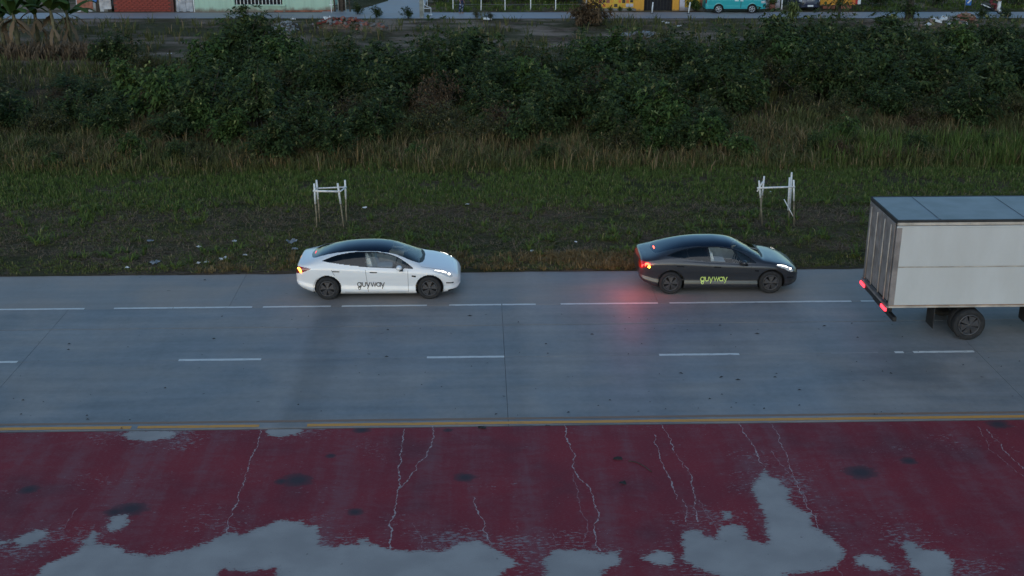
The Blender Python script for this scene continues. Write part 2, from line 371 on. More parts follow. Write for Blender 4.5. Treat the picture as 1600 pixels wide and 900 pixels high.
simple('white_bars', (0.60, 0.60, 0.58), 0.5, 0.1)
simple('litter_white', (0.68, 0.68, 0.66), 0.7, 0.12, 12)
simple('litter_grey', (0.20, 0.22, 0.24), 0.6, 0.2, 12)
simple('rubble_pale', (0.17, 0.155, 0.145), 0.9, 0.4, 4)
simple('ash_pale', (0.24, 0.25, 0.25), 0.95, 0.35, 7)
simple('cardboard', (0.30, 0.19, 0.13), 0.9, 0.3, 4)
simple('blue_banner', (0.03, 0.14, 0.42), 0.6, 0.2)
simple('orange_sign', (0.62, 0.16, 0.03), 0.5, 0.15)
simple('red_sign', (0.42, 0.02, 0.02), 0.5, 0.15)
simple('pot_clay', (0.25, 0.10, 0.07), 0.8, 0.2)
simple('skin', (0.30, 0.17, 0.11), 0.6, 0.08)
simple('hair_black', (0.010, 0.009, 0.008), 0.5, 0.2)
simple('cloth_red', (0.22, 0.02, 0.03), 0.85, 0.2)
simple('cloth_maroon', (0.13, 0.022, 0.025), 0.85, 0.2)
t = new_mat('cloth_pattern')
t.set(Base_Color=t.mix(t.step(t.noise(9.0, 3.0, t.obj()), 0.54, 0.60), (0.012, 0.022, 0.075, 1), (0.42, 0.46, 0.52, 1)), Roughness=0.85)
simple('dark_leaf', (0.025, 0.020, 0.018), 0.9, 0.3)

# ================================================================== SETTING
Y_YEL, Y_DASH, Y_JOINT, Y_EDGE, Y_VERGE = 24.42, 28.15, 30.30, 31.85, 34.70
def sheet(name, x0, x1, y0, y1, z, mat, parent=None):
    return MB().add([(x0, y0, z), (x1, y0, z), (x1, y1, z), (x0, y1, z)], [(0, 1, 2, 3)]).build(name, mat, parent)
g = sheet('ground', -2500, 2500, -2500, 2500, -0.30, 'far_ground'); tag(g, kind='structure')
road = sheet('road', -600, 600, 24.30, Y_VERGE-0.05, -0.035, 'joint_sealant'); tag(road, kind='structure')
# verge terrain: one sheet with small bumps and a low bank in front of the lane beyond
def terrain_z(x, y):
    x = np.asarray(x, float); y = np.asarray(y, float)
    ramp = np.clip((y-Y_VERGE)/1.2, 0, 1)
    z = ramp*(0.22*(fnoise(x, y, 0.22, 1)-0.5)+0.10*(fnoise(x, y, 1.1, 2)-0.5))-0.012
    flat = np.clip((y-88.5)/3, 0, 1)
    z = z*(1-flat)+flat*0.03*(fnoise(x, y, 0.5, 4)-0.5)
    mound = 0.28*np.clip(1-np.abs(y-87.0)/3.2, 0, 1)*fnoise(x, y, 0.3, 8)
    return z+mound
xs = np.concatenate([np.linspace(-420, -62, 24), np.linspace(-60, 62, 380), np.linspace(64, 420, 24)])
ys = np.concatenate([np.linspace(Y_VERGE-0.06, 50, 72), np.linspace(50.4, 105, 110), np.linspace(107, 420, 24)])
GX, GY = np.meshgrid(xs, ys)
edge_jit = np.where(GY < Y_VERGE, -0.09*fnoise(GX, GY, 1.4, 9)+0.02, 0)
TZ = terrain_z(GX, GY); TZ[0, :] = 0.010; TZ[1, :] = 0.012
V = np.stack([GX, GY+edge_jit, TZ], -1).reshape(-1, 3)
ny, nx = GX.shape; idx = np.arange(ny*nx).reshape(ny, nx)
Fq = np.stack([idx[:-1, :-1], idx[:-1, 1:], idx[1:, 1:], idx[1:, :-1]], -1).reshape(-1, 4)
tag(np_mesh('verge', V, Fq, 'verge_soil', smooth=True), kind='structure')
# concrete slabs of the carriageway: each its own piece, joints recessed
def slab_row(name, y0, y1, x_first, step, n, gap, mat, zoff=0.0):
    mb = MB().box((0, 0, -0.0175+zoff), (step-gap, y1-y0, 0.035)); proto = None
    for k in range(n):
        if proto is None: o = proto = mb.build(name, mat, road, bevel=0.003)
        else: o = proto.copy(); col.objects.link(o); o.parent = road
        o.location = (x_first+step*k+step/2, (y0+y1)/2, 0)
slab_row('road_slab', 24.31, 28.135, -47.4, 12.0, 8, 0.008, 'lane_concrete')
slab_row('road_slab', 28.150, 30.285, -47.4, 12.0, 8, 0.008, 'lane_concrete')
slab_row('road_slab', 30.325, 31.800, -47.4, 12.0, 8, 0.006, 'lane_concrete')
slab_row('shoulder_slab', 31.812, Y_VERGE-0.02, -43.0, 12.0, 8, 0.006, 'shoulder_concrete')
for sx in (-1, 1):
    sheet('road_surface', *((-600, -47.5) if sx < 0 else (53.1, 600)), 24.31, Y_VERGE-0.02, -0.004, 'lane_concrete', road)
# painted lines
def line(name, x0, x1, yc, w, mat, z=0.004):
    n = max(2, int((x1-x0)/0.12)); mb = MB(); vs = []
    for i in range(n+1):
        x = x0+(x1-x0)*i/n; j = random.uniform(-.006, .006); k = random.uniform(-.006, .006)
        vs += [(x, yc-w/2+j, z), (x, yc+w/2+k, z)]
    mb.add(vs, [(2*i, 2*i+2, 2*i+3, 2*i+1) for i in range(n)]); return mb.build(name, mat, road)
for a, b in ((-60, 132), (178, 270), (271, 394), (411, 517), (534, 667), (702, 783), (785, 837), (876, 1028), (1046, 1330), (1345, 1410), (1440, 1760)):
    line('edge_line', atx(a, Y_EDGE), atx(b, Y_EDGE), Y_EDGE, 0.105, 'white_line')
for a, b in ((-95, 27), (279, 408), (667, 788), (1030, 1155), (1398, 1412), (1427, 1522), (1780, 1900)):
    line('lane_dash', atx(a, Y_DASH), atx(b, Y_DASH), Y_DASH+0.006, 0.12, 'white_line')
line('lane_dash', atx(1298, Y_DASH), atx(1372, Y_DASH), Y_DASH, 0.08, 'faint_line')
line('yellow_line', -60, atx(205, Y_YEL), Y_YEL, 0.135, 'yellow_line'); line('yellow_line', atx(215, Y_YEL), atx(405, Y_YEL), Y_YEL, 0.125, 'yellow_line'); line('yellow_line', atx(480, Y_YEL), 60, Y_YEL, 0.13, 'yellow_line')
line('faded_line', -60, 60, Y_YEL+0.215, 0.10, 'rust_line')

# red painted median with traced patches of worn-off paint
def z1(pts): return [at(0+x*540/1600., 640+y*260/770.) for x, y in pts]
def z2(pts): return [at(530+x*540/1600., 640+y*260/770.) for x, y in pts]
def z3(pts): return [at(1060+x*540/1600., 640+y*260/770.) for x, y in pts]
patches = [
 [at(x, y) for x, y in ((50, 960), (55, 900), (72, 880), (110, 866), (126, 856), (132, 843), (145, 829), (154, 834), (150, 849), (185, 855), (199, 863), (240, 869), (285, 860), (310, 852), (330, 845), (350, 833), (380, 835), (405, 825), (440, 813), (470, 814), (480, 821), (499, 821), (498, 850), (520, 855), (545, 850), (574, 849), (611, 858), (648, 861), (695, 860), (719, 848), (746, 844), (766, 853), (790, 866), (812, 880), (790, 890), (778, 905), (760, 960))],
 z1([(57, 600), (150, 560), (225, 558), (218, 592), (150, 620), (90, 642)]), z1([(488, 548), (520, 490), (590, 483), (597, 520), (560, 555), (510, 566)]),
 z1([(-40, 610), (22, 612), (26, 636), (-40, 640)]),
 z2([(955, 800), (953, 690), (1000, 650), (1120, 645), (1220, 665), (1295, 658), (1302, 710), (1230, 745), (1205, 800)]),
 z2([(1403, 685), (1480, 652), (1530, 658), (1556, 690), (1530, 722), (1460, 716)]),
 z3([(18, 640), (12, 590), (30, 558), (100, 560), (130, 590), (170, 595), (200, 540), (270, 530), (322, 558), (300, 578), (330, 600), (400, 625), (418, 600), (402, 560), (405, 500), (380, 450), (333, 350), (375, 310), (400, 268), (425, 310), (470, 325), (492, 360), (527, 372), (510, 420), (540, 450), (610, 480), (622, 540), (700, 590), (750, 630), (772, 665), (745, 720), (680, 745), (560, 755), (470, 775), (440, 800), (250, 800), (190, 770), (60, 722), (20, 690)]),
 z3([(803, 690), (850, 668), (930, 678), (997, 722), (980, 742), (900, 742), (830, 718)]),
 z3([(1028, 615), (1070, 608), (1120, 645), (1180, 648), (1230, 660), (1280, 708), (1262, 740), (1270, 800), (1160, 800), (1130, 770), (1080, 720), (1050, 680)]),
 z3([(193, 470), (240, 468), (247, 500), (215, 512)]), z3([(600, 478), (658, 488), (612, 502)]), z2([(80, 600), (125, 592), (140, 630), (90, 640)]),
 z1([(560, 118), (600, 98), (700, 93), (830, 103), (800, 128), (690, 146), (600, 138)]), z1([(1225, 88), (1400, 76), (1392, 112), (1290, 128), (1240, 120)]),
]
holes = [[at(x, y) for x, y in ((335, 905), (348, 889), (385, 893), (430, 887), (436, 905), (430, 915), (340, 915))]]
smudges = [(at(727, 746), 0.30), (at(465, 750), 0.42), (at(517, 712), 0.16), (at(205, 795), 0.40), (at(45, 765), 0.25), (at(1345, 738), 0.45), (at(555, 800), 0.22), (at(1420, 720), 0.25), (at(180, 800), 0.28), (at(440, 752), 0.2), (at(700, 672), 0.15), (at(565, 672), 0.25), (at(1560, 663), 0.35)]
def sdf(px, py, poly):
    d = np.full(px.shape, 1e9); ins = np.zeros(px.shape, bool); n = len(poly)
    for i in range(n):
        ax, ay = poly[i].x, poly[i].y; bx, by = poly[(i+1) % n].x, poly[(i+1) % n].y
        ex, ey = bx-ax, by-ay; t_ = np.clip(((px-ax)*ex+(py-ay)*ey)/(ex*ex+ey*ey+1e-12), 0, 1)
        d = np.minimum(d, np.hypot(px-ax-t_*ex, py-ay-t_*ey))
        with np.errstate(divide='ignore', invalid='ignore'):
            c_ = ((ay > py) != (by > py)) & (px < (bx-ax)*(py-ay)/(by-ay+1e-12)+ax)
        ins ^= c_
    return np.where(ins, d, -d)
mx = np.concatenate([[-600, -200, -60, -30], np.arange(-13, 14.01, 0.07), [30, 60, 200, 600]]); my = np.concatenate([[2, 8, 12, 14], np.arange(15.0, 24.301, 0.07)])
MX, MY = np.meshgrid(mx, my); pe = np.full(MX.shape, -2.0)
for p in patches: pe = np.maximum(pe, sdf(MX, MY, p))
for p in holes: pe = np.minimum(pe, -sdf(MX, MY, p))
pe = np.clip(pe, -2, 0.6)
sm = np.zeros(MX.shape)
for c_, r_ in smudges: sm = np.maximum(sm, np.clip(1.25-np.hypot((MX-c_.x), (MY-c_.y)*1.1)/r_, 0, 1))
ny, nx = MX.shape; idx = np.arange(ny*nx).reshape(ny, nx)
Fq = np.stack([idx[:-1, :-1], idx[:-1, 1:], idx[1:, 1:], idx[1:, :-1]], -1).reshape(-1, 4)
median = np_mesh('painted_median', np.stack([MX, MY, np.zeros(MX.shape)], -1).reshape(-1, 3), Fq, 'red_paint', attrs={'peel': pe.ravel(), 'smudge': sm.ravel()})
tag(median, kind='structure')
def crack(pts, w, mat):
    out = []
    for i in range(len(pts)-1):
        a, b = pts[i], pts[i+1]; n = max(2, int((b-a).length/0.045))
        for k in range(n): out.append(a.lerp(b, k/n))
    out.append(pts[-1]); vs = []; ox = 0
    for i, p in enumerate(out):
        ox = 0.75*ox+random.uniform(-.024, .024); ww = w*random.choice((.15, .3, .4, .5, .7, .9, 1.5))
        vs += [(p.x+ox-ww/2, p.y, 0.003), (p.x+ox+ww/2, p.y+random.uniform(-.01, .01), 0.003)]
    return MB().add(vs, [(2*i, 2*i+1, 2*i+3, 2*i+2) for i in range(len(out)-1)]).build('crack', mat, median)
for fn, w, m, pts in (
 (z1, .020, 'crack_pale', [(1215, 90), (1175, 200), (1130, 330), (1085, 450), (1040, 580)]), (z1, .02, 'crack_faint', [(355, 455), (320, 505), (290, 560)]),
 (z2, .030, 'crack_pale', [(305, 90), (285, 180), (282, 270), (275, 370), (262, 450), (240, 520), (235, 645)]), (z2, .026, 'crack_pale', [(435, 75), (425, 170), (405, 220), (370, 250), (340, 300), (280, 370)]),
 (z2, .022, 'crack_pale', [(628, 405), (630, 440), (660, 510), (690, 615)]), (z2, .028, 'crack_pale', [(1048, 70), (1055, 130), (1085, 210), (1090, 270), (1115, 325), (1155, 355), (1180, 420), (1200, 500), (1182, 550), (1197, 655)]),
 (z2, .018, 'crack_faint', [(1075, 290), (1100, 370), (1120, 470), (1150, 530), (1130, 640)]), (z2, .024, 'crack_pale', [(1460, 115), (1470, 180), (1500, 260), (1530, 330), (1570, 415)]),
 (z2, .020, 'crack_pale', [(1495, 70), (1530, 130), (1560, 210), (1600, 270)]), (z2, .016, 'crack_faint', [(340, 525), (375, 565), (380, 640)]), (z2, .014, 'crack_faint', [(985, 570), (1005, 640)]),
 (z3, .026, 'crack_pale', [(28, 260), (50, 290), (70, 370), (75, 450), (90, 520)]), (z3, .018, 'crack_pale', [(25, 415), (42, 470), (35, 520), (80, 530)]),
 (z3, .026, 'crack_pale', [(285, 60), (310, 110), (350, 170), (370, 230), (400, 268)]), (z3, .016, 'crack_pale', [(425, 58), (470, 150), (520, 270), (570, 380), (615, 470), (665, 580)]),
 (z3, .022, 'crack_faint', [(430, 190), (480, 260), (540, 330), (600, 430)]), (z3, .020, 'crack_pale', [(1430, 90), (1480, 150), (1540, 220), (1640, 320)]), (z3, .018, 'crack_faint', [(1390, 80), (1450, 190), (1600, 310)]),
 (z3, .018, 'crack_faint', [(735, 730), (760, 775)]), (z3, .014, 'crack_faint', [(100, 420), (150, 500), (180, 560)])):
    crack(fn(pts), w, m)
# lane beyond the thicket and the concrete drive
def strip(name, pts_near, pts_far, z, mat, n=160):
    xs_ = np.linspace(pts_near[0][0], pts_near[-1][0], n); fa = pch(pts_near); fb = pch(pts_far); vs = []
    for x in xs_:
        vs += [(x, float(fa(x))+0.12*(fnoise(x, 1, 0.8, 5)-0.5), z), (x, float(fb(x))+0.06*(fnoise(x, 9, 0.8, 5)-0.5), z)]
    o = MB().add(vs, [(2*i, 2*i+2, 2*i+3, 2*i+1) for i in range(n-1)]).build(name, mat); return tag(o, kind='structure')
strip('lane', [(-200, 93.4), (-26, 92.6), (0, 91.9), (40, 91.0), (200, 88.0)], [(-200, 97.0), (-26, 96.0), (0, 95.4), (40, 94.6), (200, 91.5)], 0.035, 'far_concrete')
o = MB().add([(-8.35, 95.2, .039), (-4.25, 95.2, .039), (-4.0, 130, .039), (-7.3, 130, .039), (-7.4, 103, .039), (-9.2, 97.6, .039), (-12.0, 97.4, .039), (-12.0, 95.2, .039)], [(0, 1, 2, 3, 4, 5, 6, 7)]).build('driveway', 'far_concrete'); tag(o, kind='structure')

# ================================================================== VEHICLES
def shell(S, zone, names, parent, mats, nx=320, nl=44, nu=60):
    """Loft a vehicle skin from length curves and split it into parts by zone(x, w, z, t, side) -> key (None = opening)."""
    L = S['L']; u = np.linspace(0, 1, nx); X = L*(0.70*u+0.30*(0.5-0.5*np.cos(np.pi*u)))
    zt, zb, hw, zs = S['zt'](X), S['zb'](X), S['hw'](X), S['zs'](X)
    zs = np.minimum(zs, zt-0.012*np.clip(zt, 0.2, 1)); zb = np.minimum(zb, zs-0.03)
    r_ = np.linspace(0, 1, nl); gr = S['g'](r_)
    ws = hw*gr[-1]
    t_ = np.linspace(0, 1, nu+1)[1:]
    lowW = hw[:, None]*gr[None, :]; lowZ = zb[:, None]+(zs-zb)[:, None]*r_[None, :]
    h = (zt-zs)[:, None]; w0 = ws[:, None]; T = t_[None, :]
    b0, b1, b2, b3 = (1-T)**3, 3*T*(1-T)**2, 3*T*T*(1-T), T**3
    p1w = w0-S['tum']*h; p2w = np.minimum(w0*0.80, S['rail'](X)[:, None])
    upW = b0*w0+b1*p1w+b2*p2w; upZ = b0*zs[:, None]+b1*(zs[:, None]+S['k1']*h)+b2*(zs[:, None]+h*S['k2'])+b3*zt[:, None]
    W = np.concatenate([lowW, upW], 1); Z = np.concatenate([lowZ, upZ], 1); nv = W.shape[1]
    Tm = np.concatenate([np.zeros(nl), t_])
    # full ring: right side (-y) bottom -> centre -> left side (+y) bottom
    Yf = np.concatenate([-W, W[:, -2::-1]], 1); Zf = np.concatenate([Z, Z[:, -2::-1]], 1); nf = Yf.shape[1]
    Xf = np.repeat(X[:, None], nf, 1); Xm = S['xmap'](Xf) if 'xmap' in S else Xf
    V = np.stack([Xf, Yf, Zf], -1).reshape(-1, 3); VM = np.stack([Xm, Yf, Zf], -1).reshape(-1, 3); idx = np.arange(nx*nf).reshape(nx, nf)
    F = np.stack([idx[:-1, :-1], idx[1:, :-1], idx[1:, 1:], idx[:-1, 1:]], -1).reshape(-1, 4)
    C = V[F].mean(1); Tfull = np.concatenate([Tm, Tm[-2::-1]]); tf = np.repeat(((Tfull[:-1]+Tfull[1:])/2)[None, :], nx-1, 0).ravel()
    keys = zone(C[:, 0], np.abs(C[:, 1]), C[:, 2], tf, C[:, 1])
    V = VM; out = {}
    for k, nm in names.items():
        Fk = F[keys == k]
        if not len(Fk): continue
        used, inv = np.unique(Fk, return_inverse=True)
        o = np_mesh(nm, V[used], inv.reshape(-1, 4), mats[k], parent, smooth=True); out[k] = o
    # end caps
    body = next(iter(out.values()))
    for i, flip in ((0, False), (nx-1, True)):
        vs = [tuple(V[idx[i, j]]) for j in range(nf)]; f = tuple(range(nf)) if not flip else tuple(range(nf-1, -1, -1))
        MB().add(vs, [f]).build(S['caps'][1 if flip else 0], mats[list(names)[0]], parent)
    # underbody
    vs = []; 
    for i in range(nx): vs += [tuple(V[idx[i, 0]]+np.array([0, 0.02, 0.004])), tuple(V[idx[i, nf-1]]+np.array([0, -0.02, 0.004]))]
    MB().add(vs, [(2*i, 2*i+2, 2*i+3, 2*i+1) for i in range(nx-1)]).build('underbody', 'black_trim', parent)
    return out, S
def make_wheel(parent, x, y, side, rad, wid, style, nspoke=5):
    """side = -1: outer face towards -y. wheel mesh = inner barrel; tyre, rim and spokes are its parts."""
    s = side; rr = rad*0.70
    wh = MB().lathe_y([(0.001, s*wid*0.22), (rr*0.98, s*wid*0.22), (rr, s*wid*0.42), (rr, -s*wid*0.5), (0.001, -s*wid*0.5)], (0, 0, 0), 36).build('wheel', 'rim_black', parent, True)
    wh.location = (x, y, rad)
    MB().lathe_y([(rr*0.98, -s*wid*.48), (rad*0.93, -s*wid*.5), (rad*0.99, -s*wid*.38), (rad, 0), (rad*0.99, s*wid*.38), (rad*0.94, s*wid*.5), (rr*1.06, s*wid*.5), (rr*0.98, s*wid*.42)], (0, 0, 0), 44).build('tyre', 'tyre_rubber', wh, True)
    rim = 'rim_silver' if style == 'silver' else 'rim_dark'
    MB().lathe_y([(rr*0.99, s*wid*.40), (rr*0.985, s*wid*.47), (rr*0.86, s*wid*.46), (rr*0.85, s*wid*.36)], (0, 0, 0), 40).build('rim', rim, wh, True)
    MB().lathe_y([(0.001, s*wid*.50), (rr*.12, s*wid*.495), (rr*.16, s*wid*.44), (rr*.16, s*wid*.3)], (0, 0, 0), 20).build('hub_cap', rim, wh, True)
    for k in range(nspoke):
        a = 2*math.pi*(k+.25)/nspoke; mb = MB(); vs = []
        wide = 0.42 if style != 'silver' else 0.20
        for yy in (s*wid*.46, s*wid*.30):
            for rad_, da in ((rr*.13, -.55), (rr*.88, -wide), (rr*.88, wide), (rr*.13, .55)):
                vs.append((rad_*math.cos(a+da), yy-(s*wid*.06 if rad_ < rr*.3 else 0)*-1, rad_*math.sin(a+da)))
        mb.add(vs, [(0, 1, 2, 3), (7, 6, 5, 4), (0, 4, 5, 1), (1, 5, 6, 2), (2, 6, 7, 3), (3, 7, 4, 0)]).build('spoke', rim, wh)
    return wh
def wheel_well(parent, x, hw_, rad, zc, depth):
    n = 20; 
    for s in (-1, 1):
        vs = []; fs = []
        for k in range(n+1):
            a = math.pi*1.24*k/n-0.12*math.pi
            for yy in (s*(hw_-0.012), s*(hw_-depth)): vs.append((x+rad*math.cos(a), yy, zc+rad*math.sin(a)))
        for k in range(n): fs.append((2*k, 2*k+1, 2*k+3, 2*k+2))
        fs.append(tuple(2*k+1 for k in range(n+1)))
        MB().add(vs, fs).build('wheel_arch', 'black_trim', parent)

# ---- the saloon
SED = dict(L=4.69, caps=('rear_face', 'nose_face'),
  zt=pch([(0, .80), (.02, .915), (.06, 1.000), (.10, 1.032), (.22, 1.052), (.45, 1.108), (.75, 1.222), (1.1, 1.326), (1.5, 1.405), (1.9, 1.438), (2.25, 1.443), (2.6, 1.415), (2.85, 1.360), (3.2, 1.215), (3.5, 1.065), (3.66, .985), (3.85, .945), (4.15, .880), (4.4, .800), (4.55, .730), (4.64, .655), (4.69, .560)]),
  zb=pch([(0, .50), (.06, .42), (.25, .31), (.55, .215), (1.0, .175), (3.6, .170), (4.1, .180), (4.4, .205), (4.6, .26), (4.69, .34)]),
  hw=pch([(0, .66), (.03, .765), (.10, .825), (.3, .872), (.6, .902), (1.0, .922), (2.0, .925), (3.2, .925), (3.85, .915), (4.2, .872), (4.42, .800), (4.56, .700), (4.64, .600), (4.69, .46)]),
  zs=pch([(0, .75), (.05, .88), (.15, .945), (.4, .985), (.9, 1.012), (1.5, .985), (2.2, .940), (3.0, .900), (3.5, .880), (3.85, .862), (4.15, .800), (4.4, .705), (4.56, .62), (4.64, .56), (4.69, .50)]),
  g=pch([(0, .915), (.07, .972), (.16, .990), (.24, .978), (.34, .962), (.5, .975), (.68, .995), (.84, 1.0), (.93, .985), (1.0, .952)]),
  tum=0.36, k1=0.72, k2=1.0, rail=pch([(0, .62), (.5, .60), (1.0, .60), (2.2, .64), (2.9, .64), (3.5, .70), (3.8, .80), (4.69, .60)]))
AX_R, AX_F, WR = 0.955, 3.83, 0.335
def rmap(x): return np.where(x < 1.1, 1.1-(1.1-x)*.94, x)
SED['xmap'] = rmap
dlo_lo = pch([(.80, 1.125), (1.1, 1.085), (1.5, 1.030), (2.1, .965), (2.8, .925), (3.4, .905)])
dlo_hi = pch([(.80, 1.125), (1.0, 1.190), (1.3, 1.268), (1.8, 1.330), (2.2, 1.336), (2.6, 1.296), (2.9, 1.210), (3.15, 1.085), (3.38, .935)])
def sed_zone(x, w, z, t, y):
    k = np.full(x.shape, 'body', dtype=object); zs = SED['zs'](x)
    # doors
    lower = (t <= 0) | (z < dlo_hi(x))
    rear_edge = np.where(z > .62, 1.10+0.30*np.clip((z-.62)/.42, 0, 1)*0-(z-.62)*.55, 1.10+(.62-z)*.55)
    rear_edge = np.clip(rear_edge, .86, 1.42)
    seam_r = np.abs(x-rear_edge) < .008; seam_m = np.abs(x-(2.085-(z-.5)*.10)) < .008; seam_f = np.abs(x-(3.235+(.5-z)*.02)) < .008
    inz = (z > .235) & (z < zs+.005) & (t < .03)
    rd = inz & (x > rear_edge) & (x < 2.085-(z-.5)*.10); fdr = inz & (x >= 2.085-(z-.5)*.10) & (x < 3.235)
    k[rd & (y < 0)] = 'rd_r'; k[rd & (y > 0)] = 'rd_l'; k[fdr & (y < 0)] = 'fd_r'; k[fdr & (y > 0)] = 'fd_l'
    # bonnet
    bon = (x > 3.55) & (x < 4.47-.28*w*w) & (t > .30) & (z > .6)
    bedge = (x > 3.55) & (x < 4.47-.28*w*w) & (np.abs(t-.30) < .010) | (np.abs(x-(4.47-.28*w*w)) < .008) & (t > .30)
    k[bon] = 'bonnet'; pass
    # roof glass, windscreen, rear screen
    wg = pch([(.42, .10), (.46, .34), (.52, .46), (.62, .525), (.9, .555), (1.5, .575), (2.2, .590), (2.75, .600), (3.05, .628), (3.35, .668), (3.5, .665), (3.62, .52), (3.68, .2)])(x)
    lim = (x > .42) & (x < 3.68) & (w < wg) & (t > .25)
    k[lim] = 'roof'; ws_x = 2.78-.10*(w/.6)**2
    k[lim & (x > ws_x)] = 'screen'; k[lim & (np.abs(x-ws_x) < .014)] = 'trim'
    k[lim & (x > 3.55) & (x > 3.60-.22*(w/.66)**2)] = 'cowl'
    # side glass
    dl = (t > 0) & (x > .80) & (x < 3.38) & (z < dlo_hi(x)) & (w > .45) & (z > dlo_lo(x))
    k[dl] = 'trim'
    inner = (t > 0) & (x > .94) & (x < 3.26) & (z < dlo_hi(x)-.018) & (w > .45) & (z > dlo_lo(x)+.020)
    bp = 2.06-(z-1.0)*.16
    rear = inner & (x < bp-.03); front = inner & (x > bp+.022) & (x < 3.16-(z-1.0)*.1+.06)
    k[rear & (y < 0)] = 'rw_r'; k[rear & (y > 0)] = 'rw_l'; k[front & (y < 0)] = 'fw_r'; k[front & (y > 0)] = 'fw_l'
    k[rear & (np.abs(x-(1.47-(z-1.0)*.25)) < .010)] = 'trim'
    # lamps
    hx = (x-3.96)/.52; zc = np.interp(x, [3.96, 4.2, 4.48], [.842, .778, .645]); hh = np.interp(x, [3.96, 4.1, 4.3, 4.42, 4.48], [.008, .030, .055, .055, .02])
    hl = (x > 3.96) & (x < 4.48) & (np.abs(z-zc) < hh) & (w > .45)
    k[hl & (y < 0)] = 'hl_r'; k[hl & (y > 0)] = 'hl_l'
    tail_c = np.interp(x, [0, .1, .46], [.855, .875, .925]); tail_h = np.interp(x, [0, .08, .2, .34, .48], [.090, .096, .080, .048, .004])
    tl = (x < .48) & (np.abs(z-tail_c) < tail_h) & (w > .40)
    k[tl & (y < 0)] = 'tl_r'; k[tl & (y > 0)] = 'tl_l'
    # lower trim, fog slot, bumper line
    k[(x < .62) & (z < .33-.14*np.clip(x/.62, 0, 1)) & (t <= 0)] = 'trim'
    k[(x > 4.3) & (x < 4.52) & (np.abs(z-(.47-(x-4.3)*.12)) < .016)] = 'trim'
    k[(x > 4.35) & (z < .265) & (t <= 0)] = 'trim'
    # wheel openings
    for ax in (AX_R, AX_F):
        k[(np.hypot(x-ax, z-(WR+.010)) < .392) & (t <= .02)] = 'none'
    return k
SED_NAMES = {'body': 'body', 'rd_r': 'rear_door', 'rd_l': 'rear_door', 'fd_r': 'front_door', 'fd_l': 'front_door', 'bonnet': 'bonnet', 'roof': 'glass_roof', 'screen': 'windscreen', 'cowl': 'cowl', 'trim': 'trim',
  'rw_r': 'rear_window', 'rw_l': 'rear_window', 'fw_r': 'front_window', 'fw_l': 'front_window', 'hl_r': 'headlight', 'hl_l': 'headlight', 'tl_r': 'tail_light', 'tl_l': 'tail_light', }
def sed_w(x, z):
    zb, zs = float(SED['zb'](x)), float(SED['zs'](x)); return float(SED['hw'](x)*SED['g']((z-zb)/(zs-zb)))
def sed_up(x, t, s):
    ws = float(SED['hw'](x)*SED['g'](1.0)); zt, zs = float(SED['zt'](x)), float(SED['zs'](x)); h = zt-zs; p2 = min(ws*.8, float(SED['rail'](x)))
    b = ((1-t)**3, 3*t*(1-t)**2, 3*t*t*(1-t), t**3); w = b[0]*ws+b[1]*(ws-SED['tum']*h)+b[2]*p2; z = b[0]*zs+b[1]*(zs+SED['k1']*h)+b[2]*(zs+h)+b[3]*zt
    return Vector((x, s*w, z))
def stroke(pts, w, closed=False):
    """flat ribbon in the letter plane -> quads with mitred joints"""
    P = [Vector(p) for p in pts]; n = len(P); L = []
    for i in range(n):
        a = P[i-1] if (closed or i > 0) else P[i]; b = P[(i+1) % n] if (closed or i < n-1) else P[i]
        d1 = (P[i]-a); d2 = (b-P[i]); d1 = d1.normalized() if d1.length > 1e-9 else d2.normalized(); d2 = d2.normalized() if d2.length > 1e-9 else d1
        m = (d1+d2); m = m.normalized() if m.length > 1e-6 else d1
        nrm = Vector((-m.y, m.x)); c = max(.45, nrm.dot(Vector((-d1.y, d1.x)))); L.append((P[i]+nrm*w/2/c, P[i]-nrm*w/2/c))
    q = []
    for i in range(n if closed else n-1):
        a, b = L[i], L[(i+1) % n]; q.append((a[0], a[1], b[1], b[0]))
    return q
def arc(cx, cy, r_, a0, a1, n=18): return [(cx+r_*math.cos(R(a0+(a1-a0)*i/n)), cy+r_*math.sin(R(a0+(a1-a0)*i/n))) for i in range(n+1)]
def guyway(w=0.15):
    q = []; x = 0.0
    q += stroke(arc(.5, .5, .43, 0, 342), w, True); q += stroke([(.93, 1.0), (.93, .10), (.84, -.06)], w); q += stroke([(.84, -.06), (.40, -.08), (.12, -.14)], w); q += stroke(arc(.52, -.34, .24, 0, 342, 14), w*.8, True)
    x = 1.16
    q += stroke([(x+.05, 1.0), (x+.05, .42)]+arc(x+.42, .43, .37, 180, 360)+[(x+.79, 1.0)], w)
    x = 2.10
    q += stroke([(x+.02, 1.0), (x+.44, .10)], w); q += stroke([(x+.86, 1.0), (x+.30, -.42)], w)
    x = 3.22
    q += stroke([(x, 1.0), (x+.30, .08), (x+.60, .95), (x+.90, .08), (x+1.20, 1.0)], w)
    x = 4.52
    q += stroke(arc(x+.44, .5, .43, 0, 342), w, True); q += stroke([(x+.87, 1.0), (x+.87, 0)], w)
    x = 5.50
    q += stroke([(x+.02, 1.0), (x+.44, .10)], w); q += stroke([(x+.86, 1.0), (x+.30, -.42)], w)
    return q, 6.4
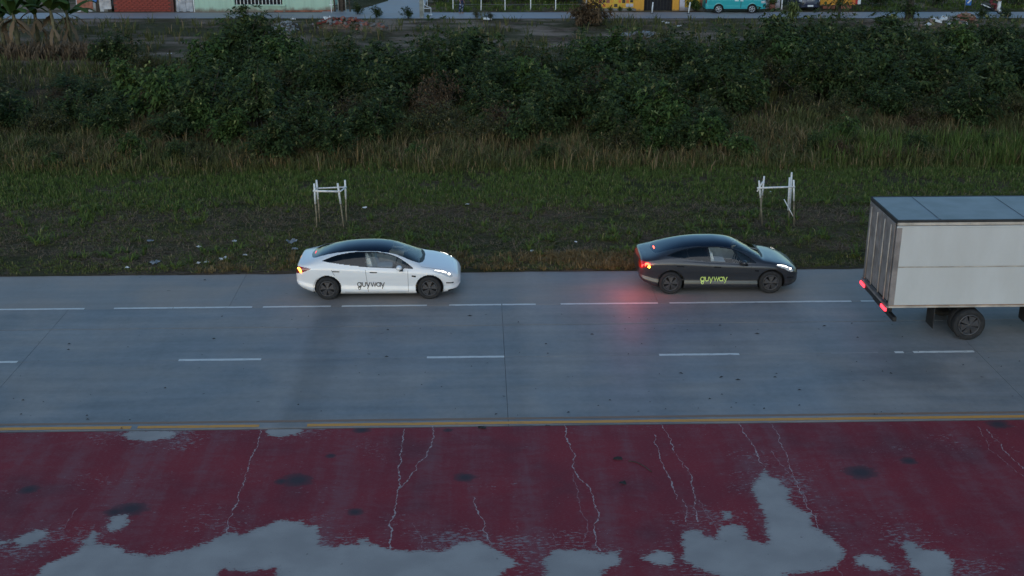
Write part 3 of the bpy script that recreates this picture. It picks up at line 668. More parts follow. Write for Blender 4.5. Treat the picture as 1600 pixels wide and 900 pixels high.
def make_saloon(name, loc, rz, paint, vinyl, seat, brake, label):
    root = empty(name, loc, rz); tag(root, label, 'car')
    m = {k: paint for k in SED_NAMES}
    m.update(roof='glass_roof', screen='glass_screen', cowl='black_trim', trim='gloss_black', rw_r='glass_tint', rw_l='glass_tint', fw_r='glass_clear', fw_l='glass_clear', hl_r='headlight_on', hl_l='headlight_on', tl_r='lens_red', tl_l='lens_red')
    key = 'SAL'
    if key not in SHARED:
        out, _ = shell(SED, sed_zone, SED_NAMES, root, m); SHARED[key] = [(c.name.split('.')[0], c.data) for c in root.children]
        for c in root.children: own_mat(c, c.data.materials[0])
    else:
        kk = list(SED_NAMES)
        for nm, me in SHARED[key]:
            o = link(bpy.data.objects.new(nm, me), root); mt = me.materials[0].name
            own_mat(o, paint if mt == SHARED['paint'] else mt)
    SHARED.setdefault('paint', paint)
    kids = list(root.children)
    for ax in (AX_R, AX_F):
        wheel_well(root, ax, .915, .398, WR+.01, .30)
        for s in (-1, 1): make_wheel(root, ax, s*.795, s, WR, .225, 'dark')
    # shut lines: hair-thin dark gaps along the door and bonnet edges
    def gap(pts, wd=.009):
        vs = []
        for i, p in enumerate(pts):
            a, b = pts[max(0, i-1)], pts[min(len(pts)-1, i+1)]; d = (b-a).normalized(); n_ = Vector((d.z, 0, -d.x)) if abs(d.y) < .9 else Vector((1, 0, 0)); vs += [p+n_*wd/2, p-n_*wd/2]
        MB().add(vs, [(2*i, 2*i+1, 2*i+3, 2*i+2) for i in range(len(pts)-1)]).build('shut_line', 'black_trim', root)
    for s in (-1, 1):
        zz = [.24+.035*i for i in range(20)]
        gap([Vector((2.085-(z-.5)*.10, s*(sed_w(2.085, z)+.0025), z)) for z in zz if z < .95])
        gap([Vector((3.235, s*(sed_w(3.235, z)+.0025), z)) for z in zz if z < .88])
        gap([Vector((1.235-(z-.62)*.5, s*(sed_w(1.235-(z-.62)*.5, z)+.0025), z)) for z in zz if z > .70])
        gap([Vector((x, s*(sed_w(x, .235)+.0025), .235)) for x in np.linspace(1.45, 3.235, 24)], .007)
    gap([sed_up(x, .30, -1)+Vector((0, 0, .002)) for x in np.linspace(3.6, 4.25, 14)], .008); gap([sed_up(x, .30, 1)+Vector((0, 0, .002)) for x in np.linspace(3.6, 4.25, 14)], .008)
    # handles, mirrors, side repeater
    doors = [c for c in kids if c.name.startswith(('rear_door', 'front_door'))]
    for d in doors:
        s = -1 if sum(v.co.y for v in d.data.vertices) < 0 else 1
        xh = 1.22 if d.name.startswith('rear') else 2.27; zh = .855 if d.name.startswith('rear') else .825
        MB().box((xh, s*(sed_w(xh, zh)+.004), zh), (.20, .016, .026), ry=R(2)).build('handle', 'gloss_black', d)
    for s in (-1, 1):
        mb = MB().blob((3.0, s*1.015, .985), (.085, .115, .075), 3, 14, 8, 0.0); mb.box((3.05, s*.91, .945), (.06, .10, .03)); mb.build('mirror', paint, root, True)
        MB().box((3.06, s*1.02, .918), (.10, .17, .014)).build('mirror_base', 'gloss_black', root)
        MB().box((3.40, s*(sed_w(3.40, .70)+.003), .705), (.115, .014, .045), ry=R(8)).build('side_repeater', 'gloss_black', root, bevel=.004)
    # interior: floor tub, dashboard, seats, wheel
    MB().box((2.15, 0, .40), (2.9, 1.55, .05)).build('cabin_floor', 'seat_dark', root)
    MB().box((3.25, 0, .84), (.45, 1.46, .16), ry=R(-8)).build('dashboard', 'seat_dark', root, bevel=.03)
    for s in (-1, 1):
        st = MB().box((2.45, s*.38, .56), (.52, .50, .16)).box((2.16, s*.38, .86), (.16, .50, .58), ry=R(-16)).box((2.06, s*.38, 1.195), (.10, .30, .17), ry=R(-12)).build('seat', seat, root, bevel=.03)
    for s in (-1, 1): MB().box((2.32, s*.80, .70), (1.6, .03, .42)).build('brightening_door_card', seat, root)  # pale cards added, seats lightened too, so the cabin looks lit
    MB().box((1.30, 0, .56), (.50, 1.32, .18)).box((1.02, 0, .84), (.16, 1.32, .50), ry=R(-22)).build('rear_bench', 'seat_dark', root, bevel=.03)
    MB().tube([(2.86+.05*math.sin(a), -.38+.185*math.cos(a), .90+.17*math.sin(a)) for a in [2*math.pi*i/20 for i in range(21)]], .016, 6, False).build('steering_wheel', 'seat_dark', root, True)
    # lettering on the doors, following the door skin
    q, wid = guyway(.175); sc = .77/wid; x0 = 1.80; zb_ = .395; vs = []; fs = []
    for quad in q:
        o = len(vs)
        for p in quad:
            x = x0+p.x*sc; z = zb_+p.y*sc*1.12-p.x*sc*.008; vs.append((x, -(sed_w(x, z)+.006), z))
        fs.append((o, o+1, o+2, o+3))
    MB().add(vs, fs).build('lettering', vinyl, root)
    # lit lamp cores
    for s in (-1, 1):
        tl = [c for c in kids if c.name.startswith('tail_light') and (sum(v.co.y for v in c.data.vertices) < 0) == (s < 0)][0]
        pts = []
        def skin(x, z): return Vector((float(rmap(x))-.008, s*(sed_w(x, z)+.012), z))
        core = [skin(.17, .855), skin(.18, .915), skin(.23, .925), skin(.29, .895), skin(.31, .86)] if brake else [skin(.09, .915), skin(.11, .93), skin(.15, .90), skin(.175, .86), skin(.185, .82)]
        MB().tube(core, [.014, .026, .026, .026, .022] if brake else [.018, .026, .030, .030, .024], 8).build('lamp_core', 'brake_on' if brake else 'amber_on', tl, True)
        if brake: MB().tube([skin(.25, .845), skin(.29, .825), skin(.31, .815)], .030, 8).build('lamp_core', 'amber_on', tl, True)
        hl = [c for c in kids if c.name.startswith('headlight') and (sum(v.co.y for v in c.data.vertices) < 0) == (s < 0)][0]
        own_mat(hl, 'lens_clear')
        MB().tube([sed_up(3.99, .10, s), sed_up(4.10, .13, s), sed_up(4.22, .14, s), sed_up(4.31, .10, s)], [.006, .014, .020, .014], 8).build('lamp_core', 'headlight_on', hl, True)
        MB().blob(tuple(sed_up(4.385, .03, s)), (.040, .028, .028), 2, 10, 6, 0.0).build('lamp_core', 'headlight_on', hl, True)
    # high brake light behind the rear screen, number plate
    zc = float(SED['zt'](.50)); MB().box((.56, 0, zc+.006), (.03, .22, .014)).build('high_brake_light', 'brake_dim' if not brake else 'brake_on', root)
    MB().box((.082, 0, .72), (.012, .36, .12)).build('number_plate', 'white_painted', root)
    for s in (-1, 1):
        ld = bpy.data.lights.new('tail_glow', 'POINT'); ld.energy = (15.0 if s < 0 else 0.4) if brake else 0.35; ld.color = (1, .11, .08) if brake else (1, .35, .05); ld.shadow_soft_size = .20 if brake else .06
        lo = bpy.data.objects.new('tail_glow', ld); link(lo, root); lo.location = (-.20, s*.92, .86)
    return root
SHARED = {}
W_CAR = make_saloon('white_car', (-5.25, 33.27, 0), R(-.6), 'white_paint', 'black_vinyl', 'seat_pale', False, 'white saloon car with dark glass roof and black guyway lettering parked on the shoulder')
D_CAR = make_saloon('dark_car', (4.49, 33.45, 0), R(-.3), 'dark_paint', 'lime_vinyl', 'seat_pale', True, 'dark grey saloon car with lime guyway lettering and red brake lights on')

# ---- vans on the far lane
VAN = dict(L=4.70, caps=('rear_face', 'nose_face'),
  zt=pch([(0, 1.55), (.04, 1.80), (.12, 1.90), (.35, 1.96), (1.5, 1.985), (3.0, 1.975), (3.45, 1.90), (3.75, 1.74), (4.15, 1.36), (4.32, 1.18), (4.5, 1.09), (4.62, .97), (4.68, .80), (4.70, .62)]),
  zb=pch([(0, .36), (.3, .30), (1.0, .26), (4.2, .26), (4.5, .28), (4.7, .36)]),
  hw=pch([(0, .74), (.06, .80), (.25, .835), (.8, .845), (3.6, .845), (4.2, .825), (4.5, .77), (4.64, .66), (4.70, .52)]),
  zs=pch([(0, 1.05), (.1, 1.10), (2.0, 1.10), (3.6, 1.08), (4.2, 1.00), (4.5, .92), (4.7, .55)]),
  g=pch([(0, .95), (.1, .985), (.3, .992), (.45, .982), (.6, .995), (.85, 1.0), (1, .985)]),
  tum=0.10, k1=0.95, k2=1.0, rail=pch([(0, .70), (3.2, .72), (4.0, .74), (4.7, .55)]))
def van_zone(x, w, z, t, y):
    k = np.full(x.shape, 'body', dtype=object)
    s = (t > 0) & (w > .60) & (z > 1.16) & (z < 1.66)
    for i, (a, b) in enumerate(((.35, 1.45), (1.52, 2.65), (2.72, 3.70))):
        for sg in (-1, 1): k[s & (x > a) & (x < (b if i < 2 else b-(z-1.16)*.35)) & (y*sg > 0)] = 'sg%d%s' % (i, 'r' if sg < 0 else 'l')
    k[(x > 3.62) & (x < 4.26) & (t > .32) & (z > 1.2) & (z < 1.78)] = 'screen'
    k[(x > 4.25) & (x < 4.60) & (np.abs(z-.84) < .085) & (w > .45) & (y < 0)] = 'hl_r'; k[(x > 4.25) & (x < 4.60) & (np.abs(z-.84) < .085) & (w > .45) & (y > 0)] = 'hl_l'
    k[(x < .09) & (np.abs(z-.95) < .20) & (w > .55) & (y < 0)] = 'tl_r'; k[(x < .09) & (np.abs(z-.95) < .20) & (w > .55) & (y > 0)] = 'tl_l'
    k[(z < .34) & (t <= 0)] = 'trim'; k[(x > 4.63) & (z > .5) & (z < .68)] = 'trim'
    for sx in (2.69, 3.72): k[(np.abs(x-sx) < .010) & (z > .40) & (t < .05)] = 'trim'
    for ax in (1.0, 3.57): k[(np.hypot(x-ax, z-.34) < .40) & (t <= .02)] = 'none'
    return k
VN = {'body': 'body', **{'sg%d%s' % (i, q): 'side_window' for i in range(3) for q in 'rl'}, 'screen': 'windscreen', 'hl_r': 'headlight', 'hl_l': 'headlight', 'tl_r': 'tail_light', 'tl_l': 'tail_light', 'trim': 'trim'}
def make_van(name, loc, rz, paint, label, sticker=True):
    root = empty(name, loc, rz); tag(root, label, 'van')
    m = {k: 'gloss_black' for k in VN}; m.update(body=paint, screen='gloss_black', hl_r='lens_clear', hl_l='lens_clear', tl_r='lens_red', tl_l='lens_red', trim='black_trim')
    shell(VAN, van_zone, VN, root, m, nx=130, nl=30, nu=36)
    for ax in (1.0, 3.57):
        wheel_well(root, ax, .84, .405, .34, .30)
        for s in (-1, 1): make_wheel(root, ax, s*.735, s, .325, .20, 'silver', 6)
        for s in (-1, 1):
            vs = []
            for i in range(17):
                a = math.pi*i/16; 
                for rr_, dy in ((.395, .012), (.455, .004)): vs.append((ax+rr_*math.cos(a), s*(.838+dy), .34+rr_*math.sin(a)))
            MB().add(vs, [(2*i, 2*i+1, 2*i+3, 2*i+2) for i in range(16)]).build('arch_lip', paint, root, True)
    MB().box((4.715, 0, .47), (.02, .44, .13)).build('number_plate', 'white_painted', root)
    MB().box((4.70, 0, .88), (.03, .60, .07)).build('grille', 'rim_silver', root)
    for s in (-1, 1): MB().blob((3.62, s*.97, 1.22), (.06, .09, .12), 2, 10, 6, 0).box((3.64, s*.88, 1.20), (.04, .08, .03)).build('mirror', 'black_trim', root, True)
    if sticker:
        MB().box((2.35, -.846, .97), (.30, .006, .10)).build('sticker', 'white_painted', root); MB().box((2.75, -.846, .96), (.22, .006, .08)).build('sticker', 'white_painted', root)
    return root
xr = atx(1122, 94.35); make_van('teal_van', (xr-1.0, 95.05, .04), R(-.6), 'teal_paint', 'turquoise van with silver wheels parked on the lane in front of the orange shop')
xv = atx(1265, 95.3); make_van('navy_van', (xv, 99.9, .0), R(-90), 'navy_paint', 'dark navy van facing the lane behind the striped bush', False)

# ---- the box truck
def make_truck():
    root = empty('box_truck', (10.47, 30.0, 0)); tag(root, 'white box truck with grey roof and red tail lamps driving beside the shoulder', 'truck')
    w = 2.20; y0, y1 = -w/2, w/2; Lb = 6.6; z0, z1 = .98, 3.27
    for s in (-1, 1):
        y = s*(w/2-.02)
        MB().box((Lb/2+.05, y, (z0+2.02)/2), (Lb-.18, .04, 2.02-z0-.03)).build('side_panel', 'truck_white', root, bevel=.006)
        MB().box((Lb/2+.05, y, (2.04+z1-.2)/2), (Lb-.18, .04, z1-.2-2.04)).build('side_panel', 'truck_white', root, bevel=.006)
        MB().box((Lb/2+.05, y, 2.025), (Lb-.18, .044, .03)).build('side_seam', 'truck_rail', root)
        MB().box((Lb/2, s*(w/2-.01), z1-.10), (Lb, .06, .075)).build('top_rail', 'truck_rail', root, bevel=.008)
        MB().box((Lb/2, s*(w/2-.015), z1-.18), (Lb, .05, .05)).build('top_rail', 'truck_white', root, bevel=.008)
        MB().box((Lb/2, s*(w/2-.012), z1-.03), (Lb, .07, .06)).build('roof_edge', 'chassis_black', root, bevel=.01)
        MB().box((Lb/2, s*(w/2-.01), z0-.03), (Lb, .07, .045)).build('bottom_rail', 'truck_rail', root, bevel=.008)
        MB().box((Lb/2, s*(w/2-.006), z0+.005), (Lb, .07, .018)).build('bottom_trim', 'truck_rail_orange', root)
        MB().box((.07, s*(w/2-.035), (z0+z1-.2)/2), (.14, .075, z1-.2-z0)).build('corner_post', 'truck_rear', root, bevel=.01)
        MB().box((-.012, s*.51, (z0+z1)/2+.0), (.03, .99, z1-z0-.22)).build('rear_door', 'truck_rear', root, bevel=.008)
        for yy in (.30, .80):
            MB().tube([(-.045, s*yy, z0+.08), (-.045, s*yy, z1-.2)], .016, 8).build('lock_bar', 'truck_rail', root, True)
        MB().box((-.05, s*(w/2-.21), z0-.12), (.06, .36, .085)).build('tail_lamp', 'truck_lamp_on', root, bevel=.01)
        MB().box((3.4, s*.42, .80), (6.4, .09, .20)).build('chassis_rail', 'chassis_black', root)
        MB().box((1.22, s*.86, .62), (.02, .50, .56)).build('mud_flap', 'chassis_black', root)
        MB().box((4.15, s*.80, .62), (1.0, .45, .42)).build('fuel_tank', 'chassis_black', root, bevel=.05)
        for ax, ys_ in ((2.18, (.72, .99)), (7.35, (.93,))):
            for yy in ys_: make_wheel(root, ax, s*yy, s, .42, .23, 'dark', 6)
    MB().box((Lb/2, 0, z1-.02), (Lb-.06, w-.12, .03)).build('roof_panel', 'truck_roof', root)
    for i in range(3): MB().box((1.1+i*2.2, 0, z1+.001), (.04, w-.16, .010)).build('roof_rib', 'truck_roof', root)
    MB().box((.02, 0, z1-.06), (.06, w-.02, .10)).build('rear_header', 'chassis_black', root, bevel=.01)
    MB().box((-.005, 0, z0-.03), (.09, w, .06)).build('rear_sill', 'truck_rear', root)
    MB().box((-.02, 0, z0-.13), (.05, w-.1, .12)).build('lamp_panel', 'chassis_black', root)
    MB().box((.30, 0, .50), (.10, 1.7, .12)).build('rear_bumper', 'chassis_black', root, bevel=.01)
    for s in (-1, 1): MB().box((.30, s*.42, .64), (.08, .08, .22)).build('bumper_stay', 'chassis_black', root)
    MB().box((Lb/2+.05, 0, z0-.03), (Lb-.1, w-.15, .05)).build('load_floor', 'chassis_black', root)
    MB().box((Lb-.03, 0, (z0+z1)/2), (.04, w-.1, z1-z0-.1)).build('front_wall', 'truck_white', root)
    for ax in (2.18, 7.35): MB().tube([(ax, -.9, .42), (ax, .9, .42)], .07, 10).build('axle', 'chassis_black', root, True)
    # cab
    pr = [(6.85, .62), (8.55, .62), (8.62, 1.35), (8.32, 2.38), (7.9, 2.52), (6.85, 2.52)]
    mb = MB(); n = len(pr); mb.add([(x, -1.05, z) for x, z in pr]+[(x, 1.05, z) for x, z in pr], [tuple(range(n)), tuple(range(2*n-1, n-1, -1))]+[(i, n+i, n+(i+1) % n, (i+1) % n) for i in range(n)])
    mb.build('cab', 'truck_white', root, bevel=.05)
    for s in (-1, 1):
        MB().add([(7.35, s*1.056, 1.45), (8.36, s*1.056, 1.45), (8.20, s*1.056, 2.15), (7.35, s*1.056, 2.15)], [(0, 1, 2, 3)]).build('cab_window', 'gloss_black', root)
        MB().box((8.62, s*.78, .92), (.04, .34, .18)).build('headlight', 'lens_clear', root)
    MB().add([(8.61, -.95, 1.46), (8.61, .95, 1.46), (8.36, .90, 2.30), (8.36, -.90, 2.30)], [(0, 1, 2, 3)]).build('windscreen', 'gloss_black', root)
    MB().box((7.5, 0, .60), (2.1, .9, .18)).build('chassis_front', 'chassis_black', root)
    return root
make_truck()

# ================================================================== PLANTS
def rotm(d):
    """per-row orthonormal frame around direction array d (n,3)"""
    up = np.where(np.abs(d[:, 2:3]) > .95, np.array([[1., 0, 0]]), np.array([[0, 0, 1.]]))
    a = np.cross(d, up); a /= np.linalg.norm(a, axis=1, keepdims=True)+1e-9; b = np.cross(d, a); return a, b
def leaves(base, d, length, width, droop):
    """two-triangle bent leaves: base, two mids, tip"""
    n = len(base); L = length[:, None]; side = np.cross(d, np.array([[0, 0, 1.]])); side += 1e-6; side /= np.linalg.norm(side, axis=1, keepdims=True)
    mid = base+d*L*.5; tip = base+d*L+np.array([[0, 0, -1.]])*(droop*length)[:, None]
    V = np.stack([base, mid-side*width[:, None]/2, mid+side*width[:, None]/2, tip], 1).reshape(-1, 3)
    i = np.arange(n)[:, None]*4; F = np.concatenate([i+np.array([[0, 2, 1]]), i+np.array([[1, 2, 3]])], 1).reshape(-1, 3)
    return V, F
def shrub_mesh(name, rx, rz, seed, whorls, k, ll, lw, mat, droop=.35, flat=0.35, lobes=6, branches=46):
    g = np.random.default_rng(seed); B = []; D = []; st = MB(); per = max(3, whorls//branches); bias = g.uniform(0, 6.28)
    for i in range(branches):
        a = g.uniform(0, 2*np.pi); el = g.uniform(.30, 1.50); q = g.uniform(.62, 1.12)*(1+.22*np.cos(a-bias)); sag = g.uniform(.0, .35)
        end = np.array([rx*q*np.cos(a)*np.cos(el), rx*q*np.sin(a)*np.cos(el), rz*q*np.sin(el)**.8]); root = np.array([g.normal(0, rx*.16), g.normal(0, rx*.16), 0.])
        mid = root*.6+end*.5+np.array([0, 0, rz*.10+sag*.3]); P = lambda s: (1-s)**2*root+2*s*(1-s)*mid+s*s*end
        if i < 12: st.tube([tuple(P(0)-np.array([0, 0, .12])), tuple(P(.5)), tuple(P(.95))], [.030, .020, .008], 5)
        for s in np.linspace(g.uniform(.25, .45), 1.0, per):
            d = P(min(1, s+.05))-P(s-.05); d /= np.linalg.norm(d)+1e-9; p = P(s)+g.normal(0, .10, 3); p[2] = max(.06, p[2]); B.append(p); D.append(d)
    B = np.array(B); D = np.array(D); D[:, 2] += .35; D /= np.linalg.norm(D, axis=1, keepdims=True)
    Bk = np.repeat(B, k, 0); Dk = np.repeat(D, k, 0); n = len(Bk); ang = np.tile(np.arange(k)*2*np.pi/k, len(B))+np.repeat(g.uniform(0, 6.28, len(B)), k)+g.normal(0, .35, n)
    a, b = rotm(Dk); d = (a*np.cos(ang)[:, None]+b*np.sin(ang)[:, None])+Dk*g.uniform(flat-.2, flat+.6, n)[:, None]; d /= np.linalg.norm(d, axis=1, keepdims=True)
    Lk = ll*np.repeat(g.uniform(.55, 1.35, len(B)), k)*g.uniform(.7, 1.2, n); V, F = leaves(Bk+d*.02, d, Lk, Lk*lw*g.uniform(.75, 1.25, n), droop*g.uniform(.2, 1.6, n))
    tint = np.clip(np.repeat(np.repeat(g.uniform(.0, .75, len(B)), k)+g.normal(0, .15, n), 4), 0, .88)
    odd = np.repeat(np.repeat(g.random(len(B)) < .03, k), 4) | np.repeat(g.random(n) < .03, 4); tint[odd] = 1.0
    V[:, 2] = np.maximum(V[:, 2], .02)
    me_o = np_mesh(name, V, F, mat, attrs={'tint': tint}); me = me_o.data; bpy.data.objects.remove(me_o)
    so = st.build('stem', 'bark'); sm = so.data; bpy.data.objects.remove(so)
    return me, sm
def place_shrub(name, pair, x, y, sc, rz, label, group, cat='shrub', sz=None, foliage='foliage'):
    r_ = empty(name, (x, y, float(terrain_z(x, y))), rz); r_.scale = (sc, sc, sz or sc); tag(r_, label, cat, group)
    link(bpy.data.objects.new(foliage, pair[0]), r_); link(bpy.data.objects.new('stem', pair[1]), r_); return r_
DARK = [shrub_mesh('foliage', 1.7, 2.3, s, 520, 6, .24, .40, 'leaf_dark', .3, branches=52) for s in (1, 2, 3, 4, 5, 6, 7)]
BROAD = [shrub_mesh('foliage', 1.6, 2.3, s, 400, 7, .31, .42, 'leaf_dark', .4, branches=44) for s in (41, 42, 43, 44)]
FRESH = [shrub_mesh('foliage', 1.6, 2.2, s, 400, 7, .30, .38, 'leaf_fresh', .4, branches=44) for s in (11, 12, 13)]
OLIVE = [shrub_mesh('foliage', 1.5, 1.8, s, 640, 5, .17, .30, 'leaf_olive', .2, branches=70) for s in (21, 22, 23)]
BROWN = [shrub_mesh('foliage', 1.4, 1.6, s, 560, 5, .19, .24, 'leaf_brown', .25, branches=70) for s in (31, 32)]
KIND = {
 'dark': (DARK, 'dark_shrub', 'dense dark green shrub in the thicket beyond the verge', 'dark shrubs of the thicket'),
 'broad': (BROAD, 'broadleaf_shrub', 'dark green shrub with broad drooping leaf whorls in the thicket', 'broad-leaved shrubs of the thicket'),
 'fresh': (FRESH, 'green_shrub', 'brighter green drooping shrub standing out among the dark thicket', 'bright green shrubs of the thicket'),
 'olive': (OLIVE, 'olive_shrub', 'low olive fine-leaved shrub along the thicket edge', 'olive shrubs of the thicket edge'),
 'brown': (BROWN, 'dry_shrub', 'brownish half-dried shrub among the green thicket', 'dried shrubs of the thicket')}
rs = random.Random(5)
def put(kind, x, y, sc, sz=None):
    prs, nm, lb, gp = KIND[kind]; place_shrub(nm, rs.choice(prs), x, y, sc, rs.uniform(0, 6.28), lb, gp, sz=sz)
rows = []
yy = 49.2
while yy < 78:
    half = yy*.47+3; xx = -half-1+rs.uniform(0, 1.5)
    while xx < half+4:
        x = xx+rs.uniform(-.6, .6); y = yy+rs.uniform(-.7, .7); d = (CAM_H-1.0)
        # pixel column of the base
        v = Vector((x, y, -CAM_H)); px = 800+FPX*v.dot(_r)/v.dot(_f)
        front = 50.0+1.6*math.sin(px*.011)+(4.0 if px > 1180 else 0)+(1.0 if px < 330 else 0)
        back = 69.5+1.2*math.sin(px*.02)
        if px > 900: back = 71.0
        if px > 1165: back = 75.5+1.0*math.sin(px*.03)
        if px < 330: back = 64
        if 330 < px < 450: back = 72
        if front < y < back:
            q = rs.random()
            if px < 300: kind = 'olive' if q < .42 else ('brown' if q < .62 else 'dark'); sc = rs.uniform(.75, 1.0); sz = sc*rs.uniform(.6, .85)
            elif y < front+4: kind = 'olive' if q < .40 else ('brown' if q < .58 else ('dark' if q < .85 else 'fresh')); sc = rs.uniform(.75, 1.0); sz = sc*.85
            else: kind = 'dark' if q < .42 else ('broad' if q < .60 else ('fresh' if q < .75 else ('olive' if q < .91 else 'brown'))); sc = rs.uniform(.9, 1.25); sz = sc*rs.uniform(.75, 1.15)
            if y > back-5 and kind != 'olive': sz *= .8
            put(kind, x, y, sc, sz)
        xx += rs.uniform(2.1, 2.9)
    yy += 2.15
for px, py, kd, sc in ((255, 190, 'fresh', 1.15), (205, 170, 'fresh', .95), (285, 165, 'fresh', .9), (190, 110, 'dark', .95), (165, 105, 'dark', .8), (230, 118, 'olive', .9), (395, 110, 'broad', 1.5), (370, 120, 'dark', 1.35), (415, 118, 'dark', 1.3),
                       (1040, 215, 'fresh', 1.05), (990, 190, 'fresh', 1.0), (1110, 235, 'fresh', .7), (560, 215, 'olive', 1.0), (480, 225, 'dark', .9), (860, 200, 'dark', 1.0), (1215, 95, 'broad', 1.2), (1300, 95, 'dark', 1.2), (1390, 95, 'broad', 1.25)):
    p = at(px, py); put(kd, p.x, p.y, sc)
    if px == 395:
        o = [c for c in col.objects if c.name.startswith('broadleaf_shrub')][-1]; o = max((c for c in col.objects if c.get('group') == KIND['broad'][3]), key=lambda c: c.scale.x)
        tag(o, 'tallest dark shrub of the thicket, rising before the barred window of the mint house', 'shrub')
for i in range(64):
    y = rs.uniform(47.3, 54.0); x = rs.uniform(-y*.45-2, y*.45+3); kd = rs.choice(('olive', 'brown', 'olive', 'fresh', 'dark')); sc = rs.uniform(.28, .58)
    prs = KIND[kd][0]; w_ = {'olive': ('olive_weed', 'low olive weed bush rising out of the tall grass'), 'brown': ('dry_weed', 'low brown dried weed bush in the tall grass'), 'fresh': ('green_weed', 'low fresh green weed bush in the tall grass'), 'dark': ('dark_weed', 'low dark green weed bush in the tall grass')}[kd]
    place_shrub(w_[0], rs.choice(prs), x, y, sc, rs.uniform(0, 6.28), w_[1], w_[1].split(' in ')[0].split(' rising')[0]+'es of the tall grass', 'weed', sz=sc*rs.uniform(.8, 1.2))
# --- grass as stuff
def blades(n_clump, fx, fy, hgt, per, spread, width, mat, name, lean=.5, dens=None, seed=0, oddp=.05, seg2=True, tcol=None):
    g = np.random.default_rng(seed); X = g.uniform(*fx, n_clump); Y = g.uniform(*fy, n_clump)
    half = Y*.445+2.5; keep = (X > -half-1) & (X < half+2.5)
    if dens is not None: keep &= g.random(n_clump) < dens(X, Y)
    X = X[keep]; Y = Y[keep]; n = len(X)*per; cx = np.repeat(X, per); cy = np.repeat(Y, per); a = g.uniform(0, 6.283, n); q = np.abs(g.normal(0, spread, n))
    bx = cx+np.cos(a)*q; by = cy+np.sin(a)*q; by = np.maximum(by, Y_VERGE-.08); bz = terrain_z(bx, by)
    ch = np.repeat(g.uniform(hgt[0], hgt[1], len(X)), per); h = ch*g.uniform(.55, 1.15, n); a2 = a+g.normal(0, .7, n); ln = lean*g.uniform(.2, 1.2, n)*h
    w = width*g.uniform(.7, 1.4, n); sx = -np.sin(a2)*w/2; sy = np.cos(a2)*w/2; dx = np.cos(a2); dy = np.sin(a2)
    base = np.stack([bx, by, bz-.02], 1); s = np.stack([sx, sy, np.zeros(n)], 1)
    mid = base+np.stack([dx*ln*.35, dy*ln*.35, h*.62], 1); tip = base+np.stack([dx*ln, dy*ln, h*(1-.25*np.clip(ln/h, 0, 1))], 1)
    V = np.stack([base-s, base+s, mid-s*.8, mid+s*.8, tip], 1).reshape(-1, 3); i = np.arange(n)[:, None]*5
    F = np.concatenate([i+np.array([[0, 1, 3]]), i+np.array([[0, 3, 2]]), i+np.array([[2, 3, 4]])], 1).reshape(-1, 3)
    tt = np.clip(np.repeat(g.uniform(.1, .8, len(X)), per)+g.normal(0, .12, n), 0, .88)
    if tcol is not None: tt = np.clip(tt+tcol(cx, cy), 0, .88)
    tt[g.random(n) < oddp] = 1.0
    return tag(np_mesh(name, V, F, mat, attrs={'tint': np.repeat(tt, 5)}), kind='stuff')
def d_near(x, y):
    n = fnoise(x, y*1.3, .55, 3); b = np.clip((n-.36)/.16, 0, 1)*.92
    edge = np.clip(1-np.abs(y-35.3)/.9, 0, 1); b = np.maximum(b, edge*.85); bare = np.clip(1-np.abs(y-40.7)/1.5, 0, 1)*.72
    return np.clip(b*(1-bare)+.05, 0, 1)
o = blades(30000, (-24, 24), (34.72, 43.0), (.05, .15), 7, .07, .016, 'grass_short', 'short_grass', .9, d_near, 1, .07, tcol=lambda x, y: .25*np.clip(1-np.abs(y-35.3)/.8, 0, 1)); tag(o, 'patchy short grass and weeds on bare soil along the shoulder', 'grass')
o = blades(16000, (-24, 24), (34.9, 43.2), (.06, .16), 5, .10, .016, 'leaf_straw', 'straw_litter', 3.2, lambda x, y: np.clip((fnoise(x, y*1.6, .5, 23)-.30)/.2, .1, 1)*.8, 8, .0); tag(o, 'dead straw and stalk litter lying flat on the verge soil', 'straw')
o = blades(16000, (-24, 24), (34.9, 43.2), (.03, .09), 8, .11, .016, 'grass_short', 'creeping_weeds', 1.6, lambda x, y: np.clip((fnoise(x, y*1.4, .8, 27)-.34)/.18, .06, 1), 9, .06); tag(o, 'low creeping weeds spread over the bare verge soil', 'weeds')
o = blades(1500, (-24, 24), (35.2, 42.5), (.16, .38), 16, .05, .028, 'grass_green', 'weed_tufts', 1.3, lambda x, y: np.clip((fnoise(x, y, .7, 6)-.5)/.15, 0, 1), 2, .03); tag(o, 'leafy green weed tufts dotted over the roadside verge', 'weeds')
o = blades(26000, (-28, 30), (41.6, 48.6), (.09, .26), 8, .09, .018, 'grass_green', 'meadow_grass', .8, lambda x, y: np.clip((y-41.2)/1.8, .15, 1)*np.clip((fnoise(x, y, .5, 7)-.22)/.2, .25, 1), 3, .09); tag(o, 'band of green meadow grass behind the white stake frames', 'grass')
o = blades(2600, (-9, 6), (34.74, 36.3), (.10, .26), 14, .06, .018, 'grass_dry', 'dry_amber_lit_grass', .9, lambda x, y: np.clip((fnoise(x, y, .6, 16)-.42)/.15, .0, 1)*.40+np.clip(1-np.abs(x-2.6)/3.2, 0, 1)*np.clip((fnoise(x, y, 1.2, 17)-.35)/.2, 0, 1)*.8, 13, .05); tag(o, 'dry grass fringe beside the concrete shoulder, with amber lamp light in its yellow', 'grass')  # dry fringe; its denser yellow patch behind the dark car stands in for amber light
o = blades(13000, (-32, 34), (46.3, 58), (.25, .85), 9, .16, .026, 'grass_tall', 'tall_grass', .95, lambda x, y: np.clip((fnoise(x, y, .35, 8)-.25)/.2, .3, 1)*np.clip((y-45.8)/1.5, 0, 1), 4, .10); tag(o, 'tall uncut grass in front of the thicket', 'grass')
